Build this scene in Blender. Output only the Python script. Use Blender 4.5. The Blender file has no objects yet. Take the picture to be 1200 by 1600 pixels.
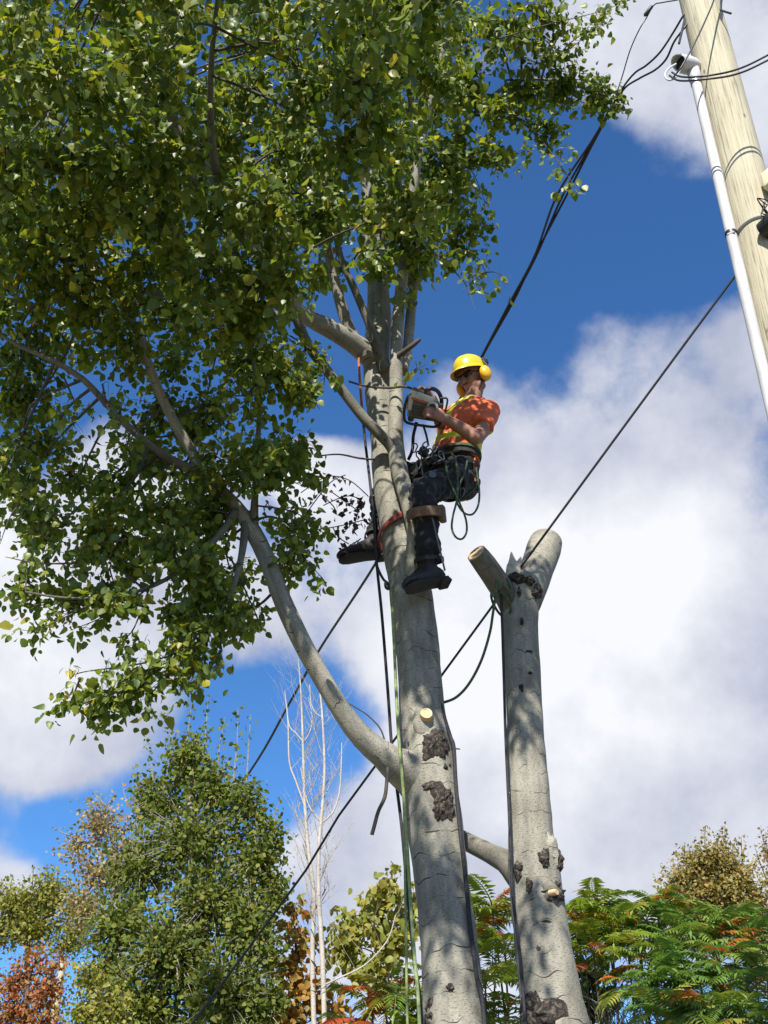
import bpy, bmesh, math, random
import numpy as np
from mathutils import Vector, Matrix, Quaternion, noise as mnoise

R = math.radians
scene = bpy.context.scene
COL = scene.collection
random.seed(7)
rng = np.random.default_rng(7)

# ------------------------------------------------------------------ camera, sky, sun, exposure
PITCH = R(33.0)
CAM = Vector((0.0, 0.0, 1.6))
FPX = 1800.0                       # focal length in pixels of the 1200x1600 photograph
CP, SP = math.cos(PITCH), math.sin(PITCH)
cd = bpy.data.cameras.new('camera')
cd.sensor_fit = 'VERTICAL'; cd.sensor_height = 36.0; cd.sensor_width = 27.0
cd.lens = 36.0 * FPX / 1600.0
cd.clip_start = 0.05; cd.clip_end = 3000.0
cam = bpy.data.objects.new('camera', cd); COL.objects.link(cam)
cam.location = CAM; cam.rotation_euler = (R(90) + PITCH, 0, 0)
scene.camera = cam

SUN_AZ = R(-169.0)                 # compass angle from +Y towards +X: behind the camera, to its left
SUN_EL = R(44.0)
SUN_DIR = Vector((math.sin(SUN_AZ) * math.cos(SUN_EL), math.cos(SUN_AZ) * math.cos(SUN_EL), math.sin(SUN_EL)))

def at(px, py, Y):
    """the point seen at photo pixel (px, py) whose distance ahead of the camera along the ground is Y"""
    u = (px - 600.0) / FPX; v = (800.0 - py) / FPX
    s = Y / (CP - v * SP)
    return Vector((u * s, Y, CAM.z + (SP + v * CP) * s))

def depth(py, Y):
    return Y / (CP - (800.0 - py) / FPX * SP)

def m_per_px(py, Y):
    return depth(py, Y) / FPX

def ray(px, py):
    u = (px - 600.0) / FPX; v = (800.0 - py) / FPX
    return Vector((u, CP - v * SP, SP + v * CP)).normalized()

world = bpy.data.worlds.new('World'); scene.world = world; world.use_nodes = True
wn, wl = world.node_tree.nodes, world.node_tree.links
wn.clear()
def wnode(t, **kw):
    n = wn.new(t)
    for k, v in kw.items(): setattr(n, k, v)
    return n
def wmath(op, a, b=None, c=None):
    n = wnode('ShaderNodeMath', operation=op)
    for i, x in enumerate((a, b, c)):
        if x is None: continue
        if isinstance(x, (int, float)): n.inputs[i].default_value = x
        else: wl.new(x, n.inputs[i])
    return n.outputs[0]
wout = wnode('ShaderNodeOutputWorld'); wbg = wnode('ShaderNodeBackground')
wbg.inputs['Strength'].default_value = 0.08
sky = wnode('ShaderNodeTexSky', sky_type='NISHITA', sun_disc=False)
sky.sun_elevation = SUN_EL; sky.sun_rotation = SUN_AZ
sky.air_density = 1.0; sky.dust_density = 0.15; sky.ozone_density = 3.5
tc = wnode('ShaderNodeTexCoord')
n1 = wnode('ShaderNodeTexNoise'); n1.inputs['Scale'].default_value = 4.6; n1.inputs['Detail'].default_value = 10
n1.inputs['Roughness'].default_value = 0.57; n1.inputs['Distortion'].default_value = 0.0
wl.new(tc.outputs['Generated'], n1.inputs['Vector'])
acc = wmath('MULTIPLY_ADD', n1.outputs[0], 1.55, -0.275)
# where cloud banks (+) and clear openings (-) stand in the sky: direction, angular radius, weight
BANKS = [(1010, 700, 250, .34), (860, 940, 260, .34), (1060, 1150, 380, .40), (760, 1260, 240, .22), (760, 650, 110, .24), (930, 540, 110, .20),
         (1090, 40, 190, .34), (930, 60, 120, .2), (30, 940, 240, .46), (130, 1130, 170, .40), (270, 880, 190, .24), (420, 960, 150, .30),
         (510, 745, 100, .34), (620, 780, 130, .22), (560, 1400, 170, .30), (30, 1420, 120, .18), (170, 690, 90, .28), (640, 1050, 130, .16),
         (1150, 560, 150, .25), (110, 1185, 110, .22), (20, 1370, 70, .25),
         (900, 330, 210, -.40), (1130, 390, 95, -.28), (760, 420, 130, -.3), (545, 615, 75, -.42), (470, 620, 70, -.3), (480, 1165, 120, -.24), (360, 1110, 80, -.2),
         (90, 1285, 75, -.34), (190, 1225, 55, -.22), (748, 945, 40, -.13), (380, 360, 330, -.34), (60, 560, 120, -.3), (120, 1560, 130, -.3)]
for (bx_, by_, br_, wgt) in BANKS:
    d = wnode('ShaderNodeVectorMath', operation='DISTANCE'); wl.new(tc.outputs['Generated'], d.inputs[0]); d.inputs[1].default_value = ray(bx_, by_)
    mr = wnode('ShaderNodeMapRange', interpolation_type='SMOOTHSTEP')
    mr.inputs['From Min'].default_value = 0.0; mr.inputs['From Max'].default_value = br_ * 1.35 / FPX
    mr.inputs['To Min'].default_value = wgt; mr.inputs['To Max'].default_value = 0.0
    wl.new(d.outputs['Value'], mr.inputs['Value'])
    acc = wmath('ADD', acc, mr.outputs[0])
cov = wnode('ShaderNodeMapRange', interpolation_type='SMOOTHSTEP')
cov.inputs['From Min'].default_value = 0.47; cov.inputs['From Max'].default_value = 0.74
wl.new(acc, cov.inputs['Value'])
n2 = wnode('ShaderNodeTexNoise'); n2.inputs['Scale'].default_value = 5.0; n2.inputs['Detail'].default_value = 8; n2.inputs['Roughness'].default_value = 0.58; n2.inputs['Distortion'].default_value = 0.0
wl.new(tc.outputs['Generated'], n2.inputs['Vector'])
thick = wmath('MULTIPLY_ADD', n2.outputs[0], 1.0, wmath('MULTIPLY', acc, 0.30))
crp = wnode('ShaderNodeValToRGB'); wl.new(thick, crp.inputs[0])
crp.color_ramp.elements[0].position = 0.58; crp.color_ramp.elements[0].color = (0.46, 0.50, 0.63, 1)
crp.color_ramp.elements[1].position = 0.93; crp.color_ramp.elements[1].color = (0.90, 0.91, 0.96, 1)
csc = wnode('ShaderNodeVectorMath', operation='SCALE'); csc.inputs['Scale'].default_value = 7.2
wl.new(crp.outputs[0], csc.inputs[0])
mixw = wnode('ShaderNodeMix', data_type='RGBA')
hs = wnode('ShaderNodeVectorMath', operation='MULTIPLY'); hs.inputs[1].default_value = (.48, .85, 1.2)
wl.new(sky.outputs[0], hs.inputs[0])
wl.new(cov.outputs[0], mixw.inputs['Factor']); wl.new(hs.outputs[0], mixw.inputs['A']); wl.new(csc.outputs[0], mixw.inputs['B'])
wl.new(mixw.outputs['Result'], wbg.inputs['Color']); wl.new(wbg.outputs[0], wout.inputs['Surface'])

sd = bpy.data.lights.new('sun', 'SUN'); sd.energy = 5.0; sd.angle = R(0.53); sd.color = (1.0, 0.94, 0.84)
sun = bpy.data.objects.new('sun', sd); COL.objects.link(sun)
sun.rotation_euler = SUN_DIR.to_track_quat('Z', 'Y').to_euler(); sun.location = (0, 0, 30)

scene.view_settings.view_transform = 'Standard'; scene.view_settings.look = 'None'
scene.view_settings.gamma = 1.0; scene.view_settings.exposure = 0.88; scene.view_settings.use_curve_mapping = False

# ------------------------------------------------------------------ helpers
def cat_rom(pts, rad=None, step=None, sub=6):
    pts = [Vector(p) for p in pts]; n = len(pts); out, ro = [], []
    for i in range(n - 1):
        p0, p1, p2, p3 = pts[max(i - 1, 0)], pts[i], pts[i + 1], pts[min(i + 2, n - 1)]
        k = sub if step is None else max(2, int((p2 - p1).length / step))
        for j in range(k):
            t = j / k; t2, t3 = t * t, t * t * t
            out.append(0.5 * ((2 * p1) + (p2 - p0) * t + (2 * p0 - 5 * p1 + 4 * p2 - p3) * t2 + (3 * p1 - p0 - 3 * p2 + p3) * t3))
            if rad is not None: ro.append(rad[i] * (1 - t) + rad[i + 1] * t)
    out.append(pts[-1])
    if rad is not None: ro.append(rad[-1])
    return (out, ro) if rad is not None else out

class MB:
    """collects tubes, boxes and other shells that make up ONE part"""
    def __init__(s): s.v, s.f, s.uv, s.mi = [], [], [], []
    def add(s, verts, faces, uvs=None, mi=0):
        b = len(s.v); s.v += [tuple(v) for v in verts]
        for i, f in enumerate(faces):
            s.f.append(tuple(b + k for k in f)); s.mi.append(mi)
            s.uv.append(uvs[i] if uvs else [(0.0, 0.0)] * len(f))
    def tube(s, path, rad, n=8, cap=True, rough=0.0, flat=None, mi=0, seed=0.0):
        path = [Vector(p) for p in path]
        if isinstance(rad, (int, float)): rad = [rad] * len(path)
        m = len(path); t0 = (path[1] - path[0]).normalized()
        ref = Vector((0, -1, 0)) if abs(t0.y) < 0.9 else Vector((1, 0, 0))
        nrm = (ref - t0 * ref.dot(t0)).normalized(); nrm = -nrm     # seam on the far side
        V, L = [], 0.0; lens = []
        for i in range(m):
            t = (path[min(i + 1, m - 1)] - path[max(i - 1, 0)])
            t = t.normalized() if t.length > 1e-9 else t0
            nrm = (nrm - t * nrm.dot(t))
            nrm = nrm.normalized() if nrm.length > 1e-6 else t.orthogonal().normalized()
            bn = t.cross(nrm)
            if i: L += (path[i] - path[i - 1]).length
            lens.append(L)
            for k in range(n):
                a = 2 * math.pi * k / n
                r = rad[i]
                ca, sa = math.cos(a) * r, math.sin(a) * r
                if flat: ca *= flat[0]; sa *= flat[1]
                p = path[i] + nrm * ca + bn * sa
                if rough:
                    q = p * 3.0 + Vector((seed, 0, 0))
                    f = 1 + rough * (mnoise.noise(q) + 0.5 * mnoise.noise(q * 3.1))
                    p = path[i] + (nrm * ca + bn * sa) * f
                V.append(p)
        F, U = [], []
        r0 = max(rad)
        for i in range(m - 1):
            for k in range(n):
                k2 = (k + 1) % n
                F.append((i * n + k, i * n + k2, (i + 1) * n + k2, (i + 1) * n + k))
                u0, u1 = 2 * math.pi * r0 * k / n, 2 * math.pi * r0 * (k + 1) / n
                U.append([(u0, lens[i] + seed), (u1, lens[i] + seed), (u1, lens[i + 1] + seed), (u0, lens[i + 1] + seed)])
        if cap:
            F.append(tuple(range(n - 1, -1, -1))); U.append([(0, seed)] * n)
            F.append(tuple((m - 1) * n + k for k in range(n))); U.append([(0, seed)] * n)
        s.add(V, F, U, mi)
    def box(s, M, sx, sy, sz, mi=0, bev=0.0):
        """box with half sizes in frame M, corners chamfered by bev"""
        if bev <= 0:
            V = [M @ Vector((x, y, z)) for x in (-sx, sx) for y in (-sy, sy) for z in (-sz, sz)]
            s.add(V, [(0, 1, 3, 2), (4, 6, 7, 5), (0, 4, 5, 1), (2, 3, 7, 6), (0, 2, 6, 4), (1, 5, 7, 3)], None, mi); return
        bm = bmesh.new(); bmesh.ops.create_cube(bm, size=2.0)
        for v in bm.verts: v.co = Vector((v.co.x * sx, v.co.y * sy, v.co.z * sz))
        bmesh.ops.bevel(bm, geom=list(bm.edges), offset=bev, segments=3, profile=0.6, affect='EDGES')
        bm.verts.index_update()
        s.add([M @ v.co for v in bm.verts], [[v.index for v in f.verts] for f in bm.faces], None, mi); bm.free()
    def ball(s, M, rx, ry, rz, nu=16, nv=10, mi=0, zmin=-1.0, zmax=1.0):
        V, F = [], []
        a0, a1 = math.asin(max(-1, zmin)), math.asin(min(1, zmax))
        for i in range(nv + 1):
            th = a0 + (a1 - a0) * i / nv
            for k in range(nu):
                ph = 2 * math.pi * k / nu
                V.append(M @ Vector((rx * math.cos(th) * math.cos(ph), ry * math.cos(th) * math.sin(ph), rz * math.sin(th))))
        for i in range(nv):
            for k in range(nu):
                k2 = (k + 1) % nu
                F.append((i * nu + k, i * nu + k2, (i + 1) * nu + k2, (i + 1) * nu + k))
        F.append(tuple(range(nu - 1, -1, -1))); F.append(tuple(nv * nu + k for k in range(nu)))
        s.add(V, F, None, mi)
    def build(s, name, mats, parent=None, smooth=True, origin=None):
        me = bpy.data.meshes.new(name)
        o_ = Vector(origin) if origin is not None else (parent['_o'] if False else ORIG.get(parent.name, Vector()) if parent else Vector())
        if s.v:
            va = np.array([tuple(v) for v in s.v]) - np.array(o_)
            me.from_pydata(va.tolist(), [], s.f)
        if not isinstance(mats, (list, tuple)): mats = [mats]
        for m_ in mats: me.materials.append(m_)
        me.polygons.foreach_set('material_index', s.mi)
        if smooth: me.polygons.foreach_set('use_smooth', [True] * len(me.polygons))
        me.set_sharp_from_angle(angle=R(48)) if smooth and len(me.polygons) < 60000 else None
        uvl = me.uv_layers.new(name='UVMap')
        uvl.data.foreach_set('uv', np.array([c for f in s.uv for c in f], dtype=np.float32).ravel())
        return link(name, me, parent, o_)

ORIG = {}
def link(name, me, parent=None, origin=None):
    o = bpy.data.objects.new(name, me); COL.objects.link(o)
    og = Vector(origin) if origin is not None else Vector()
    if parent is not None:
        o.parent = parent; o.location = og - ORIG.get(parent.name, Vector())
    else:
        o.location = og
    ORIG[o.name] = og
    return o

def thing(name, label, cat, loc=(0, 0, 0), group=None):
    o = bpy.data.objects.new(name, None); COL.objects.link(o); o.empty_display_size = 0.1
    o.location = loc; ORIG[o.name] = Vector(loc)
    return tag(o, label, cat, group)

def tag(o, label=None, cat=None, group=None, kind=None):
    if label: o['label'] = label
    if cat: o['category'] = cat
    if group: o['group'] = group
    if kind: o['kind'] = kind
    return o

def arrays_mesh(name, V, quads, mat, smooth=True):
    """fast mesh of quads from numpy arrays"""
    me = bpy.data.meshes.new(name)
    me.vertices.add(len(V)); me.vertices.foreach_set('co', np.ascontiguousarray(V, dtype=np.float32).ravel())
    nq = len(quads); me.loops.add(nq * 4); me.loops.foreach_set('vertex_index', np.ascontiguousarray(quads, dtype=np.int32).ravel())
    me.polygons.add(nq); me.polygons.foreach_set('loop_start', np.arange(0, nq * 4, 4, dtype=np.int32))
    me.polygons.foreach_set('loop_total', np.full(nq, 4, dtype=np.int32))
    if smooth: me.polygons.foreach_set('use_smooth', np.ones(nq, dtype=bool))
    me.materials.append(mat); me.update(calc_edges=True); me.validate()
    return me

# leaf blades: stalk at the origin, blade along +Y, face along +Z
LEAF_BROAD = (np.array([(0, .0, 0), (0, .5, -.02), (0, 1.06, -.10), (.30, .06, .07), (.50, .36, .08), (.33, .76, .0), (-.30, .06, .07), (-.50, .36, .08), (-.33, .76, .0)], float),
              np.array([(0, 3, 4, 1), (1, 4, 5, 2), (0, 1, 7, 6), (1, 2, 8, 7)]))
LEAF_SMALL = (np.array([(0, 0, 0), (0, .55, -.03), (0, 1.0, -.08), (.42, .35, .07), (-.42, .35, .07)], float),
              np.array([(0, 3, 2, 1), (0, 1, 2, 4)]))
def leaf_frames(P, D, N, S):
    D = D / np.linalg.norm(D, axis=1, keepdims=True)
    N = N - D * np.sum(N * D, axis=1, keepdims=True); N /= np.linalg.norm(N, axis=1, keepdims=True) + 1e-9
    X = np.cross(D, N)
    return np.stack([X, D, N], axis=2) * S[:, None, None]
def leaves_mesh(name, tpl, P, M, mat, warp=True):
    tv, tf = tpl
    T = np.repeat(tv[None], len(P), 0)
    if warp:
        T = T * rng.uniform(.78, 1.18, (len(P), 1, 3)); T[:, :, 0] += rng.normal(0, .10, (len(P), 1)) * T[:, :, 1] ** 2; T[:, :, 2] += (rng.uniform(-.4, .15, (len(P), 1))) * T[:, :, 1] ** 2 + rng.uniform(-.3, .8, (len(P), 1)) * T[:, :, 0] ** 2 
    V = np.einsum('nij,nkj->nki', M, T) + P[:, None, :]
    Q = (tf[None] + (np.arange(len(P)) * len(tv))[:, None, None]).reshape(-1, 4)
    return arrays_mesh(name, V.reshape(-1, 3), Q, mat)

# ------------------------------------------------------------------ materials
def mat(name):
    m = bpy.data.materials.new(name); m.use_nodes = True
    nt = m.node_tree; b = nt.nodes['Principled BSDF']
    return m, nt, b
def nd(nt, t, **kw):
    n = nt.nodes.new(t)
    for k, v in kw.items():
        if k in ('operation', 'data_type', 'blend_type', 'interpolation_type', 'feature', 'noise_dimensions'): setattr(n, k, v)
        else: n.inputs[k.replace('_', ' ')].default_value = v
    return n
def ramp(nt, src, stops):
    r = nt.nodes.new('ShaderNodeValToRGB'); e = r.color_ramp.elements
    while len(e) > 1: e.remove(e[-1])
    e[0].position = stops[0][0]; e[0].color = (*stops[0][1], 1)
    for p, c in stops[1:]:
        x = e.new(p); x.color = (*c, 1)
    nt.links.new(src, r.inputs[0]); return r.outputs[0]
def plain(name, col, rough=0.6, var=0.15, scale=30.0, metal=0.0, bump=0.0, spec=None):
    m, nt, b = mat(name)
    tcn = nt.nodes.new('ShaderNodeTexCoord')
    n = nd(nt, 'ShaderNodeTexNoise', Scale=scale, Detail=4.0)
    nt.links.new(tcn.outputs['Object'], n.inputs['Vector'])
    c = Vector(col)
    nt.links.new(ramp(nt, n.outputs[0], [(.3, tuple(c * (1 - var))), (.7, tuple(c * (1 + var)))]), b.inputs['Base Color'])
    b.inputs['Roughness'].default_value = rough; b.inputs['Metallic'].default_value = metal
    if spec is not None: b.inputs['Specular IOR Level'].default_value = spec
    if bump:
        bp = nd(nt, 'ShaderNodeBump', Strength=bump, Distance=0.004); nt.links.new(n.outputs[0], bp.inputs['Height']); nt.links.new(bp.outputs[0], b.inputs['Normal'])
    return m
def leafmat(name, stops, rough=0.42, trans=0.35, tint=(1.5, 1.45, .6), spec=0.45, isl=1.0):
    m, nt, b = mat(name); L = nt.links
    g = nt.nodes.new('ShaderNodeNewGeometry'); oi = nt.nodes.new('ShaderNodeObjectInfo')
    a = nd(nt, 'ShaderNodeMath', operation='MULTIPLY_ADD'); L.new(g.outputs['Random Per Island'], a.inputs[0]); a.inputs[1].default_value = isl; L.new(oi.outputs['Random'], a.inputs[2])
    fr = nd(nt, 'ShaderNodeMath', operation='FRACT'); L.new(a.outputs[0], fr.inputs[0])
    col = ramp(nt, fr.outputs[0], stops)
    tcn = nt.nodes.new('ShaderNodeTexCoord')
    nz = nd(nt, 'ShaderNodeTexNoise', Scale=25.0, Detail=3.0); L.new(tcn.outputs['Object'], nz.inputs['Vector'])
    mv = nd(nt, 'ShaderNodeMapRange', To_Min=0.75, To_Max=1.25); L.new(nz.outputs[0], mv.inputs['Value'])
    sc = nd(nt, 'ShaderNodeVectorMath', operation='SCALE'); L.new(col, sc.inputs[0]); L.new(mv.outputs[0], sc.inputs['Scale'])
    L.new(sc.outputs[0], b.inputs['Base Color']); b.inputs['Roughness'].default_value = rough; b.inputs['Specular IOR Level'].default_value = spec
    tr = nt.nodes.new('ShaderNodeBsdfTranslucent')
    mu = nd(nt, 'ShaderNodeVectorMath', operation='MULTIPLY'); L.new(sc.outputs[0], mu.inputs[0]); mu.inputs[1].default_value = tint
    L.new(mu.outputs[0], tr.inputs['Color'])
    mx = nt.nodes.new('ShaderNodeMixShader'); mx.inputs[0].default_value = trans
    L.new(b.outputs[0], mx.inputs[1]); L.new(tr.outputs[0], mx.inputs[2])
    L.new(mx.outputs[0], nt.nodes['Material Output'].inputs['Surface'])
    return m
def barkmat(name, light, mid, dark, line=1.0, fine=1.0):
    """smooth poplar bark: pale grey-green skin, thin dark cross cracks, small dashes and diamond marks (UV in metres)"""
    m, nt, b = mat(name); L = nt.links
    uv = nt.nodes.new('ShaderNodeUVMap'); 
    def sc(x, y, z=1.0):
        mp = nt.nodes.new('ShaderNodeMapping'); mp.inputs['Scale'].default_value = (x, y, z); L.new(uv.outputs[0], mp.inputs[0]); return mp.outputs[0]
    big = nd(nt, 'ShaderNodeTexNoise', Scale=1.0, Detail=5.0, Roughness=.6); L.new(sc(7, 3.5), big.inputs['Vector'])
    base = ramp(nt, big.outputs[0], [(.32, mid), (.62, light)])
    # cross cracks: rings round the stem, bent a little and broken into arcs
    sx_ = nt.nodes.new('ShaderNodeSeparateXYZ'); L.new(uv.outputs[0], sx_.inputs[0])
    wob = nd(nt, 'ShaderNodeTexNoise', Scale=1.0, Detail=1.5, Roughness=.5); L.new(sc(5.0, 3.0), wob.inputs['Vector'])
    vv = nd(nt, 'ShaderNodeMath', operation='MULTIPLY'); L.new(sx_.outputs['Y'], vv.inputs[0]); vv.inputs[1].default_value = 9.0
    ph = nd(nt, 'ShaderNodeMath', operation='MULTIPLY_ADD'); L.new(wob.outputs[0], ph.inputs[0]); ph.inputs[1].default_value = 1.25; L.new(vv.outputs[0], ph.inputs[2])
    fr_ = nd(nt, 'ShaderNodeMath', operation='FRACT'); L.new(ph.outputs[0], fr_.inputs[0])
    d = nd(nt, 'ShaderNodeMath', operation='SUBTRACT'); L.new(fr_.outputs[0], d.inputs[0]); d.inputs[1].default_value = .5
    ab = nd(nt, 'ShaderNodeMath', operation='ABSOLUTE'); L.new(d.outputs[0], ab.inputs[0])
    gate = nd(nt, 'ShaderNodeTexNoise', Scale=1.0, Detail=2.5); L.new(sc(5, 9), gate.inputs['Vector'])
    gm = nd(nt, 'ShaderNodeMapRange', From_Min=.46, From_Max=.74, To_Min=0.0003, To_Max=.040 * line); L.new(gate.outputs[0], gm.inputs['Value'])
    lt = nd(nt, 'ShaderNodeMath', operation='DIVIDE'); L.new(ab.outputs[0], lt.inputs[0]); L.new(gm.outputs[0], lt.inputs[1])
    crk = nd(nt, 'ShaderNodeMapRange', interpolation_type='SMOOTHSTEP', From_Min=.5, From_Max=1.5, To_Min=1.0, To_Max=0.0); L.new(lt.outputs[0], crk.inputs['Value'])
    # short dashes
    da = nd(nt, 'ShaderNodeTexNoise', Scale=1.0, Detail=2.0); L.new(sc(38, 170), da.inputs['Vector'])
    dm = nd(nt, 'ShaderNodeMapRange', From_Min=.57, From_Max=.68, To_Max=.55 * fine); L.new(da.outputs[0], dm.inputs['Value'])
    # dark diamond marks
    vo = nd(nt, 'ShaderNodeTexVoronoi', Scale=1.0, Randomness=1.0); L.new(sc(9, 6.5), vo.inputs['Vector'])
    sep = nt.nodes.new('ShaderNodeSeparateColor'); L.new(vo.outputs['Color'], sep.inputs[0])
    th = nd(nt, 'ShaderNodeMapRange', From_Min=.55, From_Max=1.0, To_Min=0.001, To_Max=.17); L.new(sep.outputs[0], th.inputs['Value'])
    nz = nd(nt, 'ShaderNodeTexNoise', Scale=1.0, Detail=4.0); L.new(sc(60, 60), nz.inputs['Vector'])
    na = nd(nt, 'ShaderNodeMath', operation='MULTIPLY_ADD'); L.new(nz.outputs[0], na.inputs[0]); na.inputs[1].default_value = .16; L.new(vo.outputs['Distance'], na.inputs[2])
    dv = nd(nt, 'ShaderNodeMath', operation='DIVIDE'); L.new(na.outputs[0], dv.inputs[0]); L.new(th.outputs[0], dv.inputs[1])
    spt = nd(nt, 'ShaderNodeMapRange', interpolation_type='SMOOTHSTEP', From_Min=.95, From_Max=1.35, To_Min=1.0, To_Max=0.0); L.new(dv.outputs[0], spt.inputs['Value'])
    m1 = nd(nt, 'ShaderNodeMath', operation='MAXIMUM'); L.new(crk.outputs[0], m1.inputs[0]); L.new(spt.outputs[0], m1.inputs[1])
    m2 = nd(nt, 'ShaderNodeMath', operation='MAXIMUM'); L.new(m1.outputs[0], m2.inputs[0]); L.new(dm.outputs[0], m2.inputs[1])
    mx = nd(nt, 'ShaderNodeMix', data_type='RGBA'); L.new(m2.outputs[0], mx.inputs['Factor']); L.new(base, mx.inputs['A']); mx.inputs['B'].default_value = (*dark, 1)
    L.new(mx.outputs['Result'], b.inputs['Base Color']); b.inputs['Roughness'].default_value = .78; b.inputs['Specular IOR Level'].default_value = .25
    fz = nd(nt, 'ShaderNodeTexNoise', Scale=1.0, Detail=6.0, Roughness=.65); L.new(sc(45, 70), fz.inputs['Vector'])
    hh = nd(nt, 'ShaderNodeMath', operation='MULTIPLY_ADD'); L.new(m2.outputs[0], hh.inputs[0]); hh.inputs[1].default_value = -.8; L.new(fz.outputs[0], hh.inputs[2])
    bp = nd(nt, 'ShaderNodeBump', Strength=.55, Distance=.006); L.new(hh.outputs[0], bp.inputs['Height']); L.new(bp.outputs[0], b.inputs['Normal'])
    return m

M = {}
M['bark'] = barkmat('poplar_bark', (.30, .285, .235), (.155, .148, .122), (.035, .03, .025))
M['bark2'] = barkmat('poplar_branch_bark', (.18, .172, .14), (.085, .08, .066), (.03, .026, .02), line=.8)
def scarmat():
    m, nt, b = mat('rough_dark_bark'); L = nt.links; t = nt.nodes.new('ShaderNodeTexCoord')
    mp = nt.nodes.new('ShaderNodeMapping'); mp.inputs['Scale'].default_value = (60, 60, 38); L.new(t.outputs['Object'], mp.inputs[0])
    n = nd(nt, 'ShaderNodeTexNoise', Scale=1.0, Detail=6.0, Roughness=.7, Distortion=.6); L.new(mp.outputs[0], n.inputs['Vector'])
    L.new(ramp(nt, n.outputs[0], [(.36, (.008, .006, .005)), (.5, (.03, .024, .02)), (.58, (.11, .09, .07)), (.72, (.17, .15, .12))]), b.inputs['Base Color'])
    b.inputs['Roughness'].default_value = .95; bp = nd(nt, 'ShaderNodeBump', Strength=1.0, Distance=.012); L.new(n.outputs[0], bp.inputs['Height']); L.new(bp.outputs[0], b.inputs['Normal']); return m
M['scar'] = scarmat()
M['cutwood'] = plain('fresh_cut_wood', (.56, .38, .21), .7, .22, 70, bump=.2)
M['twig'] = plain('twig_bark', (.055, .045, .035), .8, .3, 20)
M['leaf'] = leafmat('poplar_leaf', [(0, (.060, .104, .015)), (.35, (.104, .156, .022)), (.7, (.165, .21, .033)), (.95, (.225, .25, .042)), (.985, (.38, .32, .03)), (1, (.07, .10, .014))], rough=.42, trans=.45, tint=(1.6, 1.5, .5), spec=.45)
M['deadleaf'] = leafmat('withered_leaf', [(0, (.03, .02, .014)), (1, (.06, .04, .025))], .7, .15, (1.1, 1, .8))
# ------------------------------------------------------------------ ground
M['ground'] = plain('grass_ground', (.15, .135, .085), .95, .5, 3.0, bump=.4)
g = MB(); n_ = 40; S_ = 900.0
gv = [((i / n_ - .5) * 2 * S_, (j / n_ - .5) * 2 * S_, 0.0) for j in range(n_ + 1) for i in range(n_ + 1)]
gf = [(j * (n_ + 1) + i, j * (n_ + 1) + i + 1, (j + 1) * (n_ + 1) + i + 1, (j + 1) * (n_ + 1) + i) for j in range(n_) for i in range(n_)]
g.add(gv, gf); tag(g.build('ground', M['ground']), 'grassy ground under the trees', kind='structure')

# ------------------------------------------------------------------ the tall poplar
def stem(pts, sub_step=.05):
    """pts: (px, py, Y, width in px) -> 3D path and radii"""
    P = [at(x, y, Y) for x, y, Y, w in pts]; r = [w * .5 * m_per_px(y, Y) for x, y, Y, w in pts]
    return cat_rom(P, r, step=sub_step)

YT = 5.8
TRUNK = [(711, 1600, YT, 97), (704, 1500, YT, 89), (686, 1350, YT, 86), (676, 1255, YT, 84), (667, 1190, YT, 84), (660, 1120, YT, 73), (654, 1040, YT, 67), (643, 930, YT, 68), (631, 870, YT, 62), (622, 820, YT, 56), (609, 750, YT, 52),
         (601, 680, YT, 46), (591, 610, YT + .02, 42), (588, 560, YT + .04, 42), (592, 500, YT + .06, 38), (590, 440, YT + .05, 34), (584, 370, YT, 30), (578, 290, YT - .1, 25), (574, 200, YT - .2, 20), (565, 100, YT - .3, 15), (560, 0, YT - .4, 11), (556, -120, YT - .5, 6)]
P_, r_ = stem(TRUNK)
d0 = (P_[0] - P_[6]).normalized(); d0 = d0 / -d0.z
low = [P_[0] + d0 * (P_[0].z + .25) * k for k in (1.0, .93, .8, .6, .4, .2)]
P_ = low + P_; r_ = [r_[0] * k for k in (1.6, 1.3, 1.12, 1.06, 1.04, 1.02)] + r_
TREE_BASE = Vector((low[0].x, low[0].y, 0))
tree = thing('poplar_tree', 'tall grey-barked poplar that the climber stands in, full leafy crown', 'tree', TREE_BASE)
mb = MB(); mb.tube(P_, r_, 48, rough=.075); trunk = mb.build('trunk', M['bark'], tree)

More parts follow.
